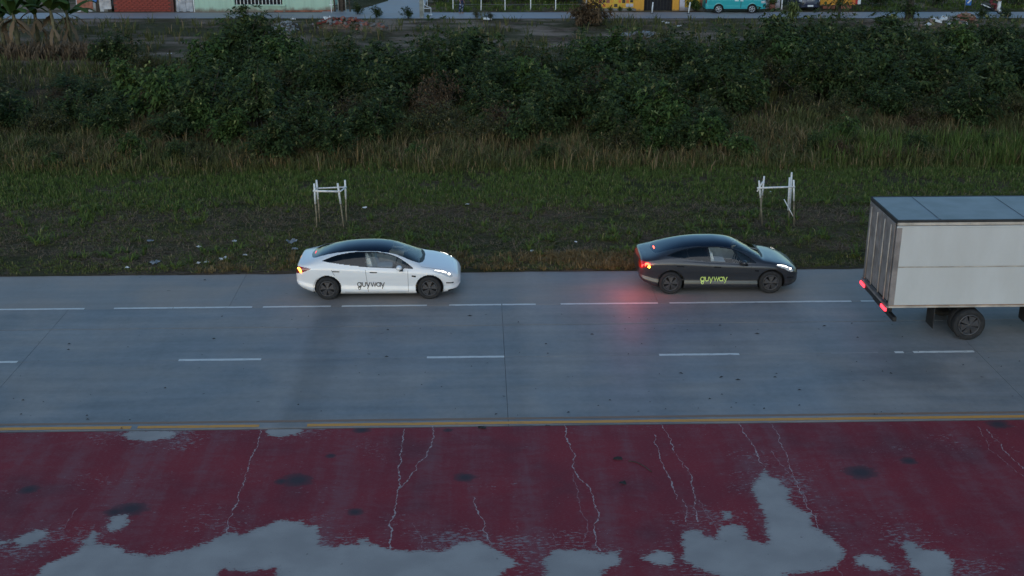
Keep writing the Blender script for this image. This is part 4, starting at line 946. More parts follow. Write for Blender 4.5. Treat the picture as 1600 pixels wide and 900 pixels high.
o = blades(3600, (-32, 34), (47.2, 57), (.4, 1.0), 10, .14, .022, 'grass_dry', 'dry_tall_grass', .9, lambda x, y: np.clip((fnoise(x, y, .28, 18)-.45)/.12, 0, 1), 5, .1); tag(o, 'brown dry stalks among the tall grass', 'grass')
o = blades(1600, (14, 34), (47.0, 50.5), (.6, 1.15), 12, .12, .030, 'grass_green', 'reed_grass', .45, lambda x, y: np.clip((fnoise(x, y, .4, 28)-.3)/.2, 0, 1), 15, .04); tag(o, 'fresh green reed-like grass at the foot of the thicket', 'grass')
o = blades(12000, (-46, 48), (53, 91.3), (.22, .95), 9, .22, .05, 'grass_tall', 'undergrowth', .8, lambda x, y: np.clip((fnoise(x, y, .3, 9)-.28)/.2, .2, 1)*np.clip((91.3-y)/2, .35, 1)*np.where(y > 72, .26, 1), 6, .10); tag(o, 'weeds and rough grass under the thicket and on the bank', 'grass')
o = blades(5000, (-46, 48), (95.9, 112), (.15, .45), 9, .2, .05, 'grass_green', 'garden_grass', .8, lambda x, y: ((x > -3.6) & (x < 8.3) | (x > 28.5))*1.0, 7, .04); tag(o, 'green lawn grass behind the far lane', 'grass')
# --- banana clump
def banana(x, y, h, seed, label):
    r_ = empty('banana_plant', (x, y, float(terrain_z(x, y))), 0); tag(r_, label, 'banana plant', 'banana plants'); g = random.Random(seed)
    lx, ly = g.uniform(-.25, .25), g.uniform(-.2, .2)
    MB().tube([(0, 0, -.1), (lx*.3, ly*.3, h*.3), (lx, ly, h*.62)], [.17, .13, .08], 10).build('stem', 'banana_stem', r_, True)
    def leaf(a, L, w, up, mat, zs_, nm, rag=0.0, fall=1.9):
        n = 12; vs = []; p = Vector((lx*.8, ly*.8, zs_)); el = up; st = L/n
        for i in range(n+1):
            q = i/n; d = Vector((math.cos(a)*math.cos(el), math.sin(a)*math.cos(el), math.sin(el))); p = p+d*st; el -= fall*q/n*1.6
            sd_ = Vector((-math.sin(a), math.cos(a), 0)); ww = w*math.sin(math.pi*min(1, .06+q*.94))**.6*(1+g.uniform(-rag, rag))*.5; dr = Vector((0, 0, -.35*ww))
            vs += [p+sd_*ww+dr, p.copy(), p-sd_*ww+dr]
        fs = []
        for i in range(n): fs += [(3*i, 3*i+3, 3*i+4, 3*i+1), (3*i+1, 3*i+4, 3*i+5, 3*i+2)]
        o = MB().add(vs, fs).build(nm, mat, r_, True); a_ = o.data.attributes.new('tint', 'FLOAT', 'POINT'); a_.data.foreach_set('value', [g.uniform(.1, .85)]*len(vs)); return o
    for k in range(8): leaf(k*2.4+g.uniform(-.3, .3), g.uniform(1.7, 2.5), g.uniform(.45, .62), g.uniform(.5, 1.25), 'leaf_banana', h*g.uniform(.5, .62), 'leaf', .12)
    for k in range(7): leaf(k*.9+g.uniform(-.3, .3), g.uniform(1.0, 1.7), g.uniform(.22, .34), g.uniform(-.9, -.2), 'leaf_straw', h*g.uniform(.34, .58), 'dead_leaf', .35, 1.4)
for i, (px, py, h) in enumerate(((8, 84, 4.2), (32, 88, 4.6), (62, 80, 4.4), (92, 86, 4.8), (112, 76, 4.0))):
    p = at(px, py); banana(p.x, p.y, h, 40+i, 'tall banana plant with green blades and hanging straw-coloured dead leaves')
p = at(20, 90); o = blades(420, (p.x-4, p.x+7), (p.y-1.5, p.y+2), (.5, 1.2), 8, .15, .07, 'leaf_straw', 'dead_leaf_litter', .9, None, 31, .0); tag(o, 'heap of dry brown leaves under the banana plants', 'leaf litter')
# --- spiky variegated bush, small palm, dark roadside tree, potted plant
def spiky(name, x, y, n, L, w, mat, label, cat, z0=.1, zt=1.2, seed=1, trunk=None, dr=.5):
    g = np.random.default_rng(seed); r_ = empty(name, (x, y, float(terrain_z(x, y)))); tag(r_, label, cat)
    a = g.uniform(0, 6.28, n); el = g.uniform(-.2, 1.3, n); d = np.stack([np.cos(a)*np.cos(el), np.sin(a)*np.cos(el), np.sin(el)], 1)
    b = np.stack([g.normal(0, .18, n), g.normal(0, .18, n), g.uniform(z0, zt, n)], 1); Lk = L*g.uniform(.6, 1.2, n)
    V, F = leaves(b, d, Lk, w*g.uniform(.7, 1.3, n), dr*g.uniform(.4, 1.4, n)); np_mesh('foliage', V, F, mat, r_, attrs={'tint': np.repeat(g.random(n), 4)})
    MB().tube([(0, 0, -.1), (.03, .02, zt)], trunk or [.06, .04], 7).build('stem', 'bark', r_, True); return r_
p = at(1238, 34); spiky('variegated_bush', p.x, p.y, 420, .62, .075, 'leaf_variegated', 'spiky bush with yellow-striped leaves at the edge of the far lane', 'bush', .2, 1.25, 3)
p = at(1310, 31); spiky('young_palm', p.x, p.y, 60, 1.5, .16, 'leaf_olive', 'young palm with fanned fronds growing beside the far lane', 'palm', .9, 1.3, 5, [.13, .09], .55)
p = at(1206, 15); r_ = spiky('potted_plant', p.x, p.y, 60, .55, .09, 'leaf_fresh', 'spiky green plant in a clay pot by the pale wall', 'potted plant', .45, .6, 6, [.03, .03], .2)
MB().lathe_y([(.001, 0), (.20, 0), (.28, .42), (.24, .42), (.22, .36), (.001, .36)], (0, 0, 0), 16).build('pot', 'pot_clay', r_, True).rotation_euler = (R(90), 0, 0)
p = at(1420, 29); r_ = empty('roadside_tree', (p.x, p.y, float(terrain_z(p.x, p.y)))); tag(r_, 'dark tree with a thick trunk between the thicket and the far lane', 'tree')
MB().tube([(0, 0, -.15), (.05, 0, .8), (-.1, .05, 2.2), (.1, .1, 3.6)], [.34, .26, .22, .12], 12).tube([(-.05, .03, 1.6), (-.9, .3, 2.9), (-1.5, .5, 4.0)], [.14, .10, .05], 8).tube([(0, .03, 2.0), (.9, -.2, 3.1), (1.5, -.3, 4.3)], [.13, .09, .05], 8).build('trunk', 'bark', r_, True)
cm = shrub_mesh('crown', 2.6, 3.4, 77, 900, 6, .32, .4, 'leaf_dark', .3, lobes=9); o = link(bpy.data.objects.new('crown', cm[0]), r_); o.location = (0, 0, 2.0)
MBd = shrub_mesh('skirt', .9, 1.5, 78, 150, 6, .3, .35, 'leaf_dark', .3); o = link(bpy.data.objects.new('trunk_vines', MBd[0]), r_)
# shrubs behind the far lane on the right, hedge in the garden
for i, (px, py, kd, sc) in enumerate(((1375, 14, 'dark', .9), (1470, 12, 'olive', .8), (1595, 12, 'dark', 1.1), (760, 8, 'dark', .9), (815, 6, 'dark', 1.0), (690, 8, 'dark', .8), (880, 8, 'dark', 1.1), (848, 3, 'broad', 1.2))):
    p = at(px, py); place_shrub('garden_shrub', DARK[i % 7], p.x, p.y+1.0, sc, i*1.3, 'dark shrub in the green plot behind the far lane', 'garden shrubs behind the far lane')
p = at(918, 40); b_ = shrub_mesh('foliage', 1.7, 1.4, 66, 520, 6, .30, .3, 'leaf_brown', .4); place_shrub('dry_brush_heap', b_, p.x, p.y, 1.15, 0, 'heap of cut brown dead brush beside the far lane', None, 'brush heap')
for px, py in ((745, 27), (560, 22), (765, 30), (1530, 29), (1568, 29), (590, 27), (638, 28)):
    p = at(px, py); place_shrub('lane_weed', OLIVE[(px % 3)] if px % 2 else DARK[px % 5], p.x, p.y-.4, .38, px, 'small weed bush at the near edge of the far lane', 'weeds at the edge of the far lane', 'weed')

# ================================================================== SMALL THINGS ON THE VERGE
def stake_frame(px_legs, label, mode):
    base = [at(x, y) for x, y in px_legs]; c = sum(base, Vector())/len(base); r_ = empty('stake_frame', (c.x, c.y, float(terrain_z(c.x, c.y)))); tag(r_, label, 'stake frame', 'stake frames for young trees')
    P = lambda v: Vector(v)-Vector((c.x, c.y, 0))
    def stake(b, t_, zw, rad=.030):
        b = Vector(b); t_ = Vector(t_); k = b.lerp(t_, zw); s = MB().tube([b-Vector((0, 0, .12)), b.lerp(k, .5)+Vector((random.uniform(-.015, .015), 0, 0)), k], [rad*.85, rad*.9, rad*.9], 7).build('stake', 'bare_bamboo', r_, True)
        MB().tube([k, k.lerp(t_, .5), t_], [rad*1.1, rad*1.15, rad*1.05], 8).build('painted_top', 'white_painted', s, True)
    return r_, P, stake
# first frame: four stakes, four rails
legs = [(495, 358), (498, 353), (538, 358), (541, 351)]
r_, P, stake = stake_frame(legs, 'four-legged white-topped stake frame on the verge behind the white car', 0)
B = [P(at(*l)) for l in legs]; yf, yb = at(495, 358).y, at(541, 351).y+.25
T = [P(at(491, 287.5, Y=yf)), P(at(494.5, 282, Y=yb)), P(at(527.5, 287, Y=yf)), P(at(539, 282, Y=yb))]
B[1].y = T[1].y; B[3].y = T[3].y
for b_, t_ in zip(B, T): stake(b_, t_, .55)
ra = [P(at(489, 299, Y=yf-.03)), P(at(531, 300, Y=yf-.03))]; MB().tube([ra[0], ra[1]], .034, 8).build('rail', 'white_painted', r_, True)
rb = [P(at(494, 295, Y=yb+.03)), P(at(541, 293, Y=yb+.03))]; MB().tube([rb[0], rb[1]], .026, 8).build('rail', 'white_painted', r_, True)
MB().tube([ra[1], rb[1]], .026, 8).build('rail', 'white_painted', r_, True); MB().tube([ra[0]+Vector((.03, 0, .0)), rb[0]], .026, 8).build('rail', 'white_painted', r_, True)
# second frame: broken, with leaning slats
legs = [(1191, 354), (1187, 346), (1241, 354), (1233, 347)]
r_, P, stake = stake_frame(legs, 'broken white stake frame with leaning slats on the verge behind the dark car', 1)
yf, yb = at(1191, 354).y, at(1187, 346).y+.25
for (bx, by), (tx, ty), yv, zw in (((1191.5, 354), (1186, 283), yf, .63), ((1187, 346), (1194, 276), yb, .56), ((1241, 354), (1240, 282), yf, .55), ((1233, 347), (1237, 270), yb, .22)):
    b_ = at(bx, by); b_.y = yv; b_.z = 0; b_.x = atx(bx, yv, 0); stake(P(b_), P(at(tx, ty, Y=yv)), zw)
MB().tube([P(at(1183, 294.5, Y=yf-.03)), P(at(1242, 292.5, Y=yf-.03))], .032, 8).build('rail', 'white_painted', r_, True)
MB().tube([P(at(1183, 300, Y=yf-.07)), P(at(1192, 284, Y=yf+.06))], .024, 8).build('rail', 'white_painted', r_, True)
MB().tube([P(at(1231.5, 329, Y=yb-.06)), P(at(1234, 278, Y=yb-.06))], .036, 8).build('loose_slat', 'white_painted', r_, True)
MB().tube([P(at(1225, 312, Y=yf+.25)), P(at(1240, 340, Y=yf+.02))], .018, 7).build('loose_slat', 'white_painted', r_, True)
MB().tube([P(at(1240, 338, Y=yf-.02)), P(at(1242, 347, Y=yf-.02))], .02, 7).build('loose_slat', 'bare_bamboo', r_, True)
# litter
def scrap(px, py, w, mat='litter_white', label=None, group='white litter scraps on the verge', hgt=.35, zz=0.0):
    p = at(px, py); g = random.Random(int(px*7+py)); n = 5; vs = []; fs = []
    for i in range(n+1):
        for j in range(n+1): vs.append(((i/n-.5)*w*g.uniform(.8, 1.1), (j/n-.5)*w*1.3*g.uniform(.8, 1.1), .035+w*hgt*g.random()))
    for i in range(n):
        for j in range(n): fs.append((i*(n+1)+j, (i+1)*(n+1)+j, (i+1)*(n+1)+j+1, i*(n+1)+j+1))
    o = MB().add(vs, fs).build('litter_scrap', mat); o.location = (p.x, p.y, float(terrain_z(p.x, p.y))+zz); o.rotation_euler = (0, 0, g.uniform(0, 3))
    tag(o, label or 'small white crumpled scrap of litter on the grassy verge', 'litter', group); return o
for px, py, w in ((310, 385, .12), (366, 378, .14), (324, 410, .13), (350, 407, .22), (383, 400, .10), (310, 411, .11), (199, 420, .12), (570, 326, .12), (730, 322, .12), (831, 394, .10), (1204, 301, .07), (900, 378, .08), (265, 85, .2), (1066, 88, .0)):
    if w: scrap(px, py, w)
scrap(242, 411, .24, 'litter_grey', 'flat pale grey plastic sheet scrap beside the shoulder edge', None, .25)
scrap(235, 376, .18, 'litter_grey', 'dull beige rag scrap half hidden in the verge grass', None, .25)
scrap(456, 381, .24, 'litter_grey', 'torn grey plastic bag lying in the grass behind the white car', None, .5); 
scrap(461, 391, .15, 'litter_grey', 'crumpled bluish plastic film below the torn grey bag', None, .4)
for px, py, w in ((458, 32, .3), (431, 42, .22), (514, 32, .55), (1042, 38, .3), (1036, 36, .2), (1007, 55, .35), (963, 60, .2), (1061, 43, .25), (762, 33, .45), (672, 25, .3), (1378, 33, .2), (950, 58, .2)):
    scrap(px, py, w, 'litter_white', 'pale piece of rubbish dumped on the bank beside the far lane', 'rubbish on the bank by the far lane', .5)
# dead leaves / crumbs on the road, twig on the median
mb = MB(); g = random.Random(3)
spots = [(108, 538), (107, 547), (200, 543), (334, 530), (36, 626), (33, 648), (136, 650), (203, 657), (347, 495), (466, 633), (258, 607), (137, 656), (606, 516), (604, 558), (810, 504), (853, 538), (856, 553), (925, 523), (982, 554), (953, 626), (775, 648), (659, 602), (734, 494), (1183, 522), (1288, 510), (1340, 528), (1379, 581), (1392, 584), (1127, 590), (1153, 594), (1128, 617), (1109, 624), (1249, 610), (1194, 639), (1211, 590), (1249, 634), (1331, 506), (1064, 584), (320, 438), (190, 670), (888, 645), (1040, 640), (1410, 527), (1125, 509)]
for px, py in spots+[(g.uniform(0, 1600), g.uniform(490, 650)) for _ in range(60)]:
    p = at(px, py); s = g.uniform(.014, .034) if (px, py) in spots else g.uniform(.006, .014); k = g.uniform(1.2, 2.4); a = g.uniform(-.5, .5)
    mb.add([(p.x+s*k*math.cos(a), p.y+s*k*math.sin(a), .012), (p.x-s*.4*math.sin(a), p.y+s*.8, .03), (p.x-s*k*math.cos(a), p.y-s*k*math.sin(a), .010), (p.x, p.y-s*.8, .018)], [(0, 1, 2, 3)])
tag(mb.build('road_crumbs', 'dark_leaf'), 'dark leaf crumbs and grit scattered over the carriageway', 'debris', kind='stuff')
def dead_leaf(px, py, s, label):
    p = at(px, py); g = random.Random(int(px)); vs = [(0, 0, .05*s/.15)]+[(s*g.uniform(.6, 1.1)*math.cos(k*.9), s*.8*g.uniform(.5, 1.1)*math.sin(k*.9), g.uniform(.006, .05)) for k in range(7)]
    o = MB().add(vs, [(0, i+1, (i+1) % 7+1) for i in range(7)]).build('dead_leaf', 'dark_leaf'); o.location = (p.x, p.y, .004); tag(o, label, 'leaf')
dead_leaf(966, 718, .13, 'curled dark dead leaf beside the twig on the red median'); dead_leaf(973, 756, .10, 'small dark dead leaf on the red median below the twig'); dead_leaf(754, 669, .12, 'dark crumpled leaf on the red median by the yellow line')
tw = [at(982, 721), at(995, 723), at(1008, 730), at(1018, 738)]; o = MB().tube([v+Vector((0, 0, .012)) for v in tw], .009, 6).build('twig', 'bark'); tag(o, 'thin curved twig lying on the red median', 'twig')

# ================================================================== FAR SIDE OF THE LANE
GZ = 0.0
def building(name, x0, x1, y0, depth, h, wall, roof, label, cat='house'):
    r_ = empty(name, ((x0+x1)/2, y0, 0)); tag(r_, label, cat); return r_
def opening_wall(mb, x0, x1, z0, z1, y, th, holes):
    """front wall as boxes round rectangular openings (x0,x1,z0,z1)"""
    xs_ = sorted({x0, x1, *[h[0] for h in holes], *[h[1] for h in holes]})
    for a, b in zip(xs_[:-1], xs_[1:]):
        zz = z0
        for h in sorted([h for h in holes if h[0] <= a+1e-6 and h[1] >= b-1e-6], key=lambda q: q[2]):
            if h[2] > zz+1e-6: mb.box(((a+b)/2, y+th/2, (zz+h[2])/2), (b-a, th, h[2]-zz))
            zz = h[3]
        if z1 > zz+1e-6: mb.box(((a+b)/2, y+th/2, (zz+z1)/2), (b-a, th, z1-zz))
    return mb
def corrugated(name, x0, x1, y0, y1, z0, z1, mat, parent, pitch=.25):
    n = int((x1-x0)/pitch*2); vs = []
    for i in range(n+1):
        x = x0+(x1-x0)*i/n; d = .04*(i % 2); vs += [(x, y0, z0+d), (x, y1, z1+d)]
    return MB().add(vs, [(2*i, 2*i+2, 2*i+3, 2*i+1) for i in range(n)]).build(name, mat, parent)
# red brick house
xa, xb, yw = atx(179, 96.55), atx(272, 96.55), 96.55
r_ = building('brick_house', xa, xb, yw, 6, 2.8, None, None, 'red brick house wall along the far lane next to a zinc sheet gate'); cx = (xa+xb)/2; w = xb-xa
MB().box((0, .14, 1.3), (w, .2, 2.7)).box((-w/2+.1, 3.1, 1.3), (.2, 5.7, 2.7)).box((w/2-.1, 3.1, 1.3), (.2, 5.7, 2.7)).box((0, 6.0, 1.3), (w-.4, .2, 2.7)).build('wall', 'mortar', r_)
bw, bh = .40, .145; pm = None; rr = random.Random(2); wallp = [c for c in r_.children][0]
bm_ = MB().box((0, 0, 0), (bw-.025, .06, bh-.02))
rows_ = 14
for j in range(rows_):
    off = (j % 2)*bw/2; k = 0
    while True:
        x = -w/2+bw/2+off+k*bw
        if x+bw/2 > w/2+.01: break
        if pm is None: o = pm = bm_.build('brick', 'brick_red', wallp)
        else: o = pm.copy(); col.objects.link(o); o.parent = wallp
        o.location = (x, .03-rr.uniform(0, .018), .06+bh/2+j*bh); k += 1
corrugated('roof', -w/2-.3, w/2+.3, -.5, 6.3, 2.75, 3.5, 'roof_rust', r_)
# blue-grey shed to its left with dark yard fence
xs0, xs1 = atx(120, 96.9), atx(177, 96.9)
r_ = building('grey_shed', xs0, xs1, 96.9, 4, 2.5, None, None, 'grey plank shed with red and blue tarps beside the red brick house', 'shed'); w = xs1-xs0
for i in range(int(w/.3)): MB().box((-w/2+.15+i*.3, .05, 1.15), (.28, .05, 2.3+.05*(i % 3))).build('plank', ['zinc_sheet', 'grey_plaster', 'dark_wood'][i % 3], r_)
MB().box((w/2-.55, -.02, .75), (.9, .02, 1.1)).build('tarp', 'zinc_sheet', r_); MB().box((w/2-1.3, -.03, .95), (.3, .02, .5), ry=R(20)).build('tarp', 'blue_banner', r_); MB().box((-w/2+.7, -.02, .55), (1.2, .02, .7)).build('tarp', 'brick_rust', r_)
MB().box((0, 1.9, 1.1), (w, .08, 2.3)).build('back_wall', 'grey_plaster', r_); corrugated('roof', -w/2-.2, w/2+.2, -.2, 2.2, 2.35, 2.6, 'zinc_sheet', r_)
# zinc gate
xg0, xg1 = atx(274, 96.5), atx(304, 96.5)
r_ = building('zinc_gate', xg0, xg1, 96.5, 0, 2, None, None, 'pale corrugated zinc sheet gate between the brick and the mint house', 'gate'); w = xg1-xg0
for i in range(5): MB().box((-w/2+.18+i*.27, .03*(i % 2), 1.0), (.26, .03, 1.95-.05*(i % 2))).build('sheet', 'zinc_sheet', r_)
for s in (-1, 1): MB().box((s*(w/2-.02)+(.06 if s < 0 else 0), .0, 1.05), (.07, .09, 2.1), ry=R(-2 if s > 0 else 1)).build('post', 'white_painted' if s > 0 else 'dark_wood', r_)
# mint house
xm0, xm1 = atx(305, 96.35), atx(522, 96.35); yw = 96.35
r_ = building('mint_house', xm0, xm1, yw, 7, 3, None, None, 'pale mint green plastered house with a barred window and stained base'); cx = (xm0+xm1)/2; w = xm1-xm0
wx0, wx1 = atx(368, yw)-cx, atx(442, yw)-cx
wall = opening_wall(MB(), -w/2, w/2, -.05, 2.9, 0, .18, [(wx0, wx1, .56, 1.75)]).build('wall', 'mint_plaster', r_)
MB().box((-w/2+.1, 3.6, 1.42), (.18, 6.8, 2.9)).box((w/2-.1, 3.6, 1.42), (.18, 6.8, 2.9)).box((0, 7.0, 1.42), (w-.4, .18, 2.9)).build('wall', 'mint_plaster', r_)
win = MB().box(((wx0+wx1)/2, .30, 1.15), (wx1-wx0, .04, 1.3)).build('window', 'dark_void', r_)
nb = 13
for i in range(nb): MB().box((wx0+(i+.5)*(wx1-wx0)/nb, .05, 1.155), (.055, .04, 1.19)).build('bar', 'white_bars', win)
MB().box(((wx0+wx1)/2, -.04, .50), (wx1-wx0+.5, .22, .10)).build('sill', 'mint_plaster', win); 
MB().box((wx0-.12, -.025, .85), (.16, .05, 1.9)).build('pilaster', 'mint_plaster', r_); MB().box((wx1+.12, -.025, .85), (.16, .05, 1.9)).build('pilaster', 'mint_plaster', r_)
MB().box((w*.28, -.02, .06), (w*.42, .05, .14)).build('plinth', 'brick_rust', r_)
corrugated('roof', -w/2-.4, w/2+.4, -.7, 7.4, 3.0, 4.0, 'roof_rust', r_)
# gateposts and scrap fence right of the mint house
r_ = empty('yard_gate', (atx(532, 96.2), 96.2, 0)); tag(r_, 'dark wooden yard gate with thin pale posts beside the mint house', 'gate')
for dx, hgt, th, m in ((-.45, 1.9, .12, 'dark_wood'), (-.15, 1.7, .06, 'pole_concrete'), (.12, 1.8, .22, 'dark_wood'), (.42, 1.9, .07, 'pole_concrete'), (.72, 1.7, .10, 'dark_wood')): MB().box((dx, random.uniform(-.1, .1), hgt/2-.03), (th, th, hgt), ry=R(random.uniform(-3, 3))).build('post', m, r_)
for zz in (.5, 1.1, 1.6): MB().box((.1, .02, zz), (1.3, .04, .06)).build('rail', 'dark_wood', r_)
MB().box((.12, .08, .75), (.55, .03, 1.3)).build('board', 'dark_wood', r_)
r_ = empty('post', (atx(518, 95.7), 95.7, 0)); r_.name = 'pale_cross_post'; tag(r_, 'thin pale post with a crossbar at the corner of the mint house', 'post')
MB().box((0, 0, .85), (.05, .05, 1.75)).build('upright', 'white_painted', r_); MB().box((0, -.01, .62), (.32, .045, .05)).build('crossbar', 'white_painted', r_)
# utility pole and white rail frame
r_ = empty('utility_pole', (atx(659, 92.5), 92.5, 0)); tag(r_, 'square grey concrete utility pole at the edge of the far lane', 'pole')
MB().box((0, 0, 4.0), (.30, .26, 8.3)).build('shaft', 'pole_concrete', r_, bevel=.03); MB().box((0, -.02, 7.2), (1.6, .1, .1)).build('crossarm', 'dark_wood', r_)
for s in (-.7, -.3, .3, .7): MB().tube([(s, -.02, 7.25), (s, -.02, 7.42)], .035, 8).build('insulator', 'white_painted', r_)
r_ = empty('white_rail_frame', (atx(669, 94.6), 94.6, 0)); tag(r_, 'bent white metal rail frame beside the concrete utility pole', 'frame')
MB().tube([(-.35, 0, 1.55), (-.30, 0, .78), (-.1, 0, .62), (.22, 0, .50), (.22, 0, -.05)], .028, 7).build('tube', 'white_painted', r_, True); MB().tube([(-.30, .05, .45), (.22, .05, .45)], .028, 7).build('tube', 'white_painted', r_, True); MB().tube([(-.05, 0, 1.4), (-.05, 0, .6)], .026, 7).build('tube', 'white_painted', r_, True)
MB().tube([(-.33, .05, 1.0), (-.33, .05, -.05)], .028, 7).build('tube', 'white_painted', r_, True)
# wire fence of the green plot
fx = [atx(q, 97.0) for q in (708, 752, 789, 829, 868, 916)]; r_ = empty('wire_fence', (fx[2], 97.0, 0)); tag(r_, 'wire fence with thin white posts round the green plot', 'fence')
for x in fx: MB().box((x-fx[2], 0, .85), (.075, .075, 1.9), ry=R(random.uniform(-1.5, 1.5))).build('post', 'white_painted', r_)
for zz in (.45, .9, 1.35, 1.7): MB().tube([(x-fx[2], -.04, zz+random.uniform(-.03, .03)) for x in fx], .006, 4).build('wire', 'zinc_sheet', r_)
# orange shop
yw = 96.4; a0, a1, a2, a3, a4 = [atx(q, yw) for q in (920, 996, 1004, 1050, 1060)]
r_ = empty('orange_shop', ((a0+a4)/2, yw, 0)); tag(r_, 'orange and yellow shop front with painted blocks and a dark gate', 'shop'); cx = (a0+a4)/2
wl = MB().box(((a0+a1)/2-cx, .15, 1.5), (a1-a0, .2, 3.1)).build('wall', 'yellow_plaster', r_)
MB().box((a0+.10-cx, .02, 1.5), (.28, .14, 3.05)).build('pilaster', 'orange_plaster', r_); MB().box(((a1+a2)/2-.10-cx, -.02, 1.5), (a2-a1+.35, .30, 3.1)).build('pillar', 'orange_plaster', r_); MB().box(((a3+a4)/2-cx, -.02, 1.5), (a4-a3+.02, .30, 3.1)).build('pillar', 'orange_plaster', r_)
gt = MB().box(((a2+a3)/2-cx, .25, 1.3), (a3-a2, .06, 2.6)).build('gate', 'dark_void', r_)
for i in range(9): MB().box((a2+(i+.5)*(a3-a2)/9-cx, .20, 1.3), (.05, .04, 2.5)).build('bar', 'chassis_black', gt)
rr = random.Random(8); n_ = 10; cell = (a1-a0-.75)/n_
for i in range(n_):
    for j in range(6):
        m = rr.choice(['orange_plaster', 'yellow_plaster', 'brick_rust', 'brick_red', 'white_plaster', 'orange_sign', 'dark_wood'])
        MB().box((a0+.42+(i+.5)*cell-cx, .045, .40+j*.33), (cell*rr.uniform(.55, .92), .05, .33*rr.uniform(.6, .92))).build('painted_block', m, wl)
MB().box(((a0+a1)/2-cx, -.10, .10), (a1-a0-.3, .5, .16)).build('planter', 'grey_plaster', r_, bevel=.02)
MB().box(((a0+a4)/2-cx, 2.5, 3.1), (a4-a0+.6, 6.2, .14)).build('roof', 'grey_plaster', r_)
MB().box((a0+.1-cx, 3.0, 1.5), (.2, 5.5, 3.1)).box((a4-.1-cx, 3.0, 1.5), (.2, 5.5, 3.1)).box(((a0+a4)/2-cx, 5.8, 1.5), (a4-a0-.3, .2, 3.1)).build('wall', 'orange_plaster', r_)
# green plants in front of the shop planter
for i in range(4):
    x = a0+.9+i*.75; place_shrub('planter_shrub', FRESH[i % 3], x, 96.05, .16, i, 'small green plant in the shop planter', 'plants in the shop planter', 'plant')
# purple-grey wall and yellow niche with round shrub right of the shop
b0, b1, b2 = [atx(q, 96.4) for q in (1061, 1069, 1097)]
r_ = empty('yellow_annex', ((b0+b2)/2, 96.4, 0)); cx = (b0+b2)/2; tag(r_, 'small annex with grey pillar and yellow panel between shop and van', 'annex')
MB().box(((b0+b1)/2-cx, 0, 1.4), (b1-b0, .3, 2.9)).build('pillar', 'white_plaster', r_); MB().box(((b1+b2)/2-cx, .2, 1.4), (b2-b1, .15, 2.9)).build('panel', 'yellow_plaster', r_)
MB().box((b2-.1-cx, .05, 1.4), (.16, .2, 2.9)).build('frame', 'brick_rust', r_); MB().box(((b1+b2)/2-cx, .0, .12), (b2-b1, .5, .24)).build('step', 'grey_plaster', r_); MB().box(((b0+b2)/2-cx, 1.6, 2.9), (b2-b0+.3, 3.6, .12)).build('roof', 'grey_plaster', r_)
place_shrub('round_shrub', FRESH[1], atx(1085, 96.0), 95.95, .42, 1.0, 'round green shrub before the yellow annex panel', None, 'shrub', .5)
# leaning white stakes in front of the shop
for px, ln, lb in ((1018.5, 3.5, 'white leaning marker stake in front of the dark shop gate'), (1075.5, 7, 'white leaning marker stake between the shop and the turquoise van')):
    b_ = at(px, 21.5); r_ = empty('marker_stake', (b_.x, b_.y, .02)); tag(r_, lb, 'stake', 'white marker stakes')
    q = Vector((math.tan(R(ln))*.85, 0, .85)); MB().tube([(0, 0, -.05), q], .055, 10).build('shaft', 'white_painted', r_, True); MB().box((0, 0, .02), (.22, .2, .06)).build('foot', 'dark_void', r_)
# white house corner with pot and posts, orange stall, sign board
c0, c1 = atx(1195, 97.2), atx(1218, 97.2); r_ = empty('pale_house', ((c0+c1)/2, 97.2, 0)); tag(r_, 'pale lilac house corner behind the potted plant', 'house')
MB().box((0, .1, 1.5), (c1-c0, .2, 3.0)).box((-(c1-c0)/2+.1, 2.6, 1.5), (.2, 4.8, 3.0)).box(((c1-c0)/2-.1, 2.6, 1.5), (.2, 4.8, 3.0)).build('wall', 'white_plaster', r_); MB().box((0, -.01, .9), (.45, .04, 1.8)).build('door', 'brick_red', r_); MB().box((0, 2.4, 3.05), (c1-c0+.6, 5.8, .12)).build('roof', 'grey_plaster', r_)
r_ = empty('porch_post', (atx(1221, 96.6), 96.6, 0)); tag(r_, 'thin pale porch post beside the lilac house corner', 'post'); MB().box((0, 0, 1.4), (.09, .09, 2.9)).build('shaft', 'white_painted', r_); MB().box((0, 0, .03), (.2, .2, .08)).build('foot', 'grey_plaster', r_)
d0, d1 = atx(1281, 97.0), atx(1336, 97.0); r_ = empty('orange_stall', ((d0+d1)/2, 97.0, 0)); tag(r_, 'low orange stall front behind the young palm', 'stall'); w = d1-d0
MB().box((0, .1, 1.4), (w, .12, 2.2)).build('front_panel', 'orange_plaster', r_); MB().box((-.1, .0, .16), (w*.8, .5, .2)).build('step', 'brick_rust', r_); MB().box((0, 1.4, 2.55), (w+.4, 3.2, .1)).build('roof', 'zinc_sheet', r_)
for s in (-1, 1): MB().box((s*(w/2-.1), 2.7, 1.25), (.1, .1, 2.5)).build('post', 'dark_wood', r_)
r_ = empty('sign_board', (atx(1338, 95.9), 95.9, 0)); tag(r_, 'upright board with orange, red and white stripes beside the far lane', 'sign')
for dx, m, w_ in ((-.28, 'orange_sign', .26), (-.05, 'red_sign', .16), (.16, 'white_painted', .24)): MB().box((dx, 0, 1.25), (w_, .05, 1.5)).build('stripe', m, r_)
for dx in (-.3, .2): MB().box((dx, .05, .95), (.05, .05, 1.9)).build('leg', 'chassis_black', r_)
r_ = empty('blue_banner', (atx(1512, 95.6), 95.6, 0)); tag(r_, 'blue cloth banner with a white slash hanging on a post', 'banner')
vs = []
for i in range(7):
    for j in range(5): vs.append((-.22+.44*j/4, .03*math.sin(j*1.7+i*.6), .42+i*.28))
MB().add(vs, [(i*5+j, i*5+j+1, (i+1)*5+j+1, (i+1)*5+j) for i in range(6) for j in range(4)]).build('cloth', 'blue_banner', r_, True)
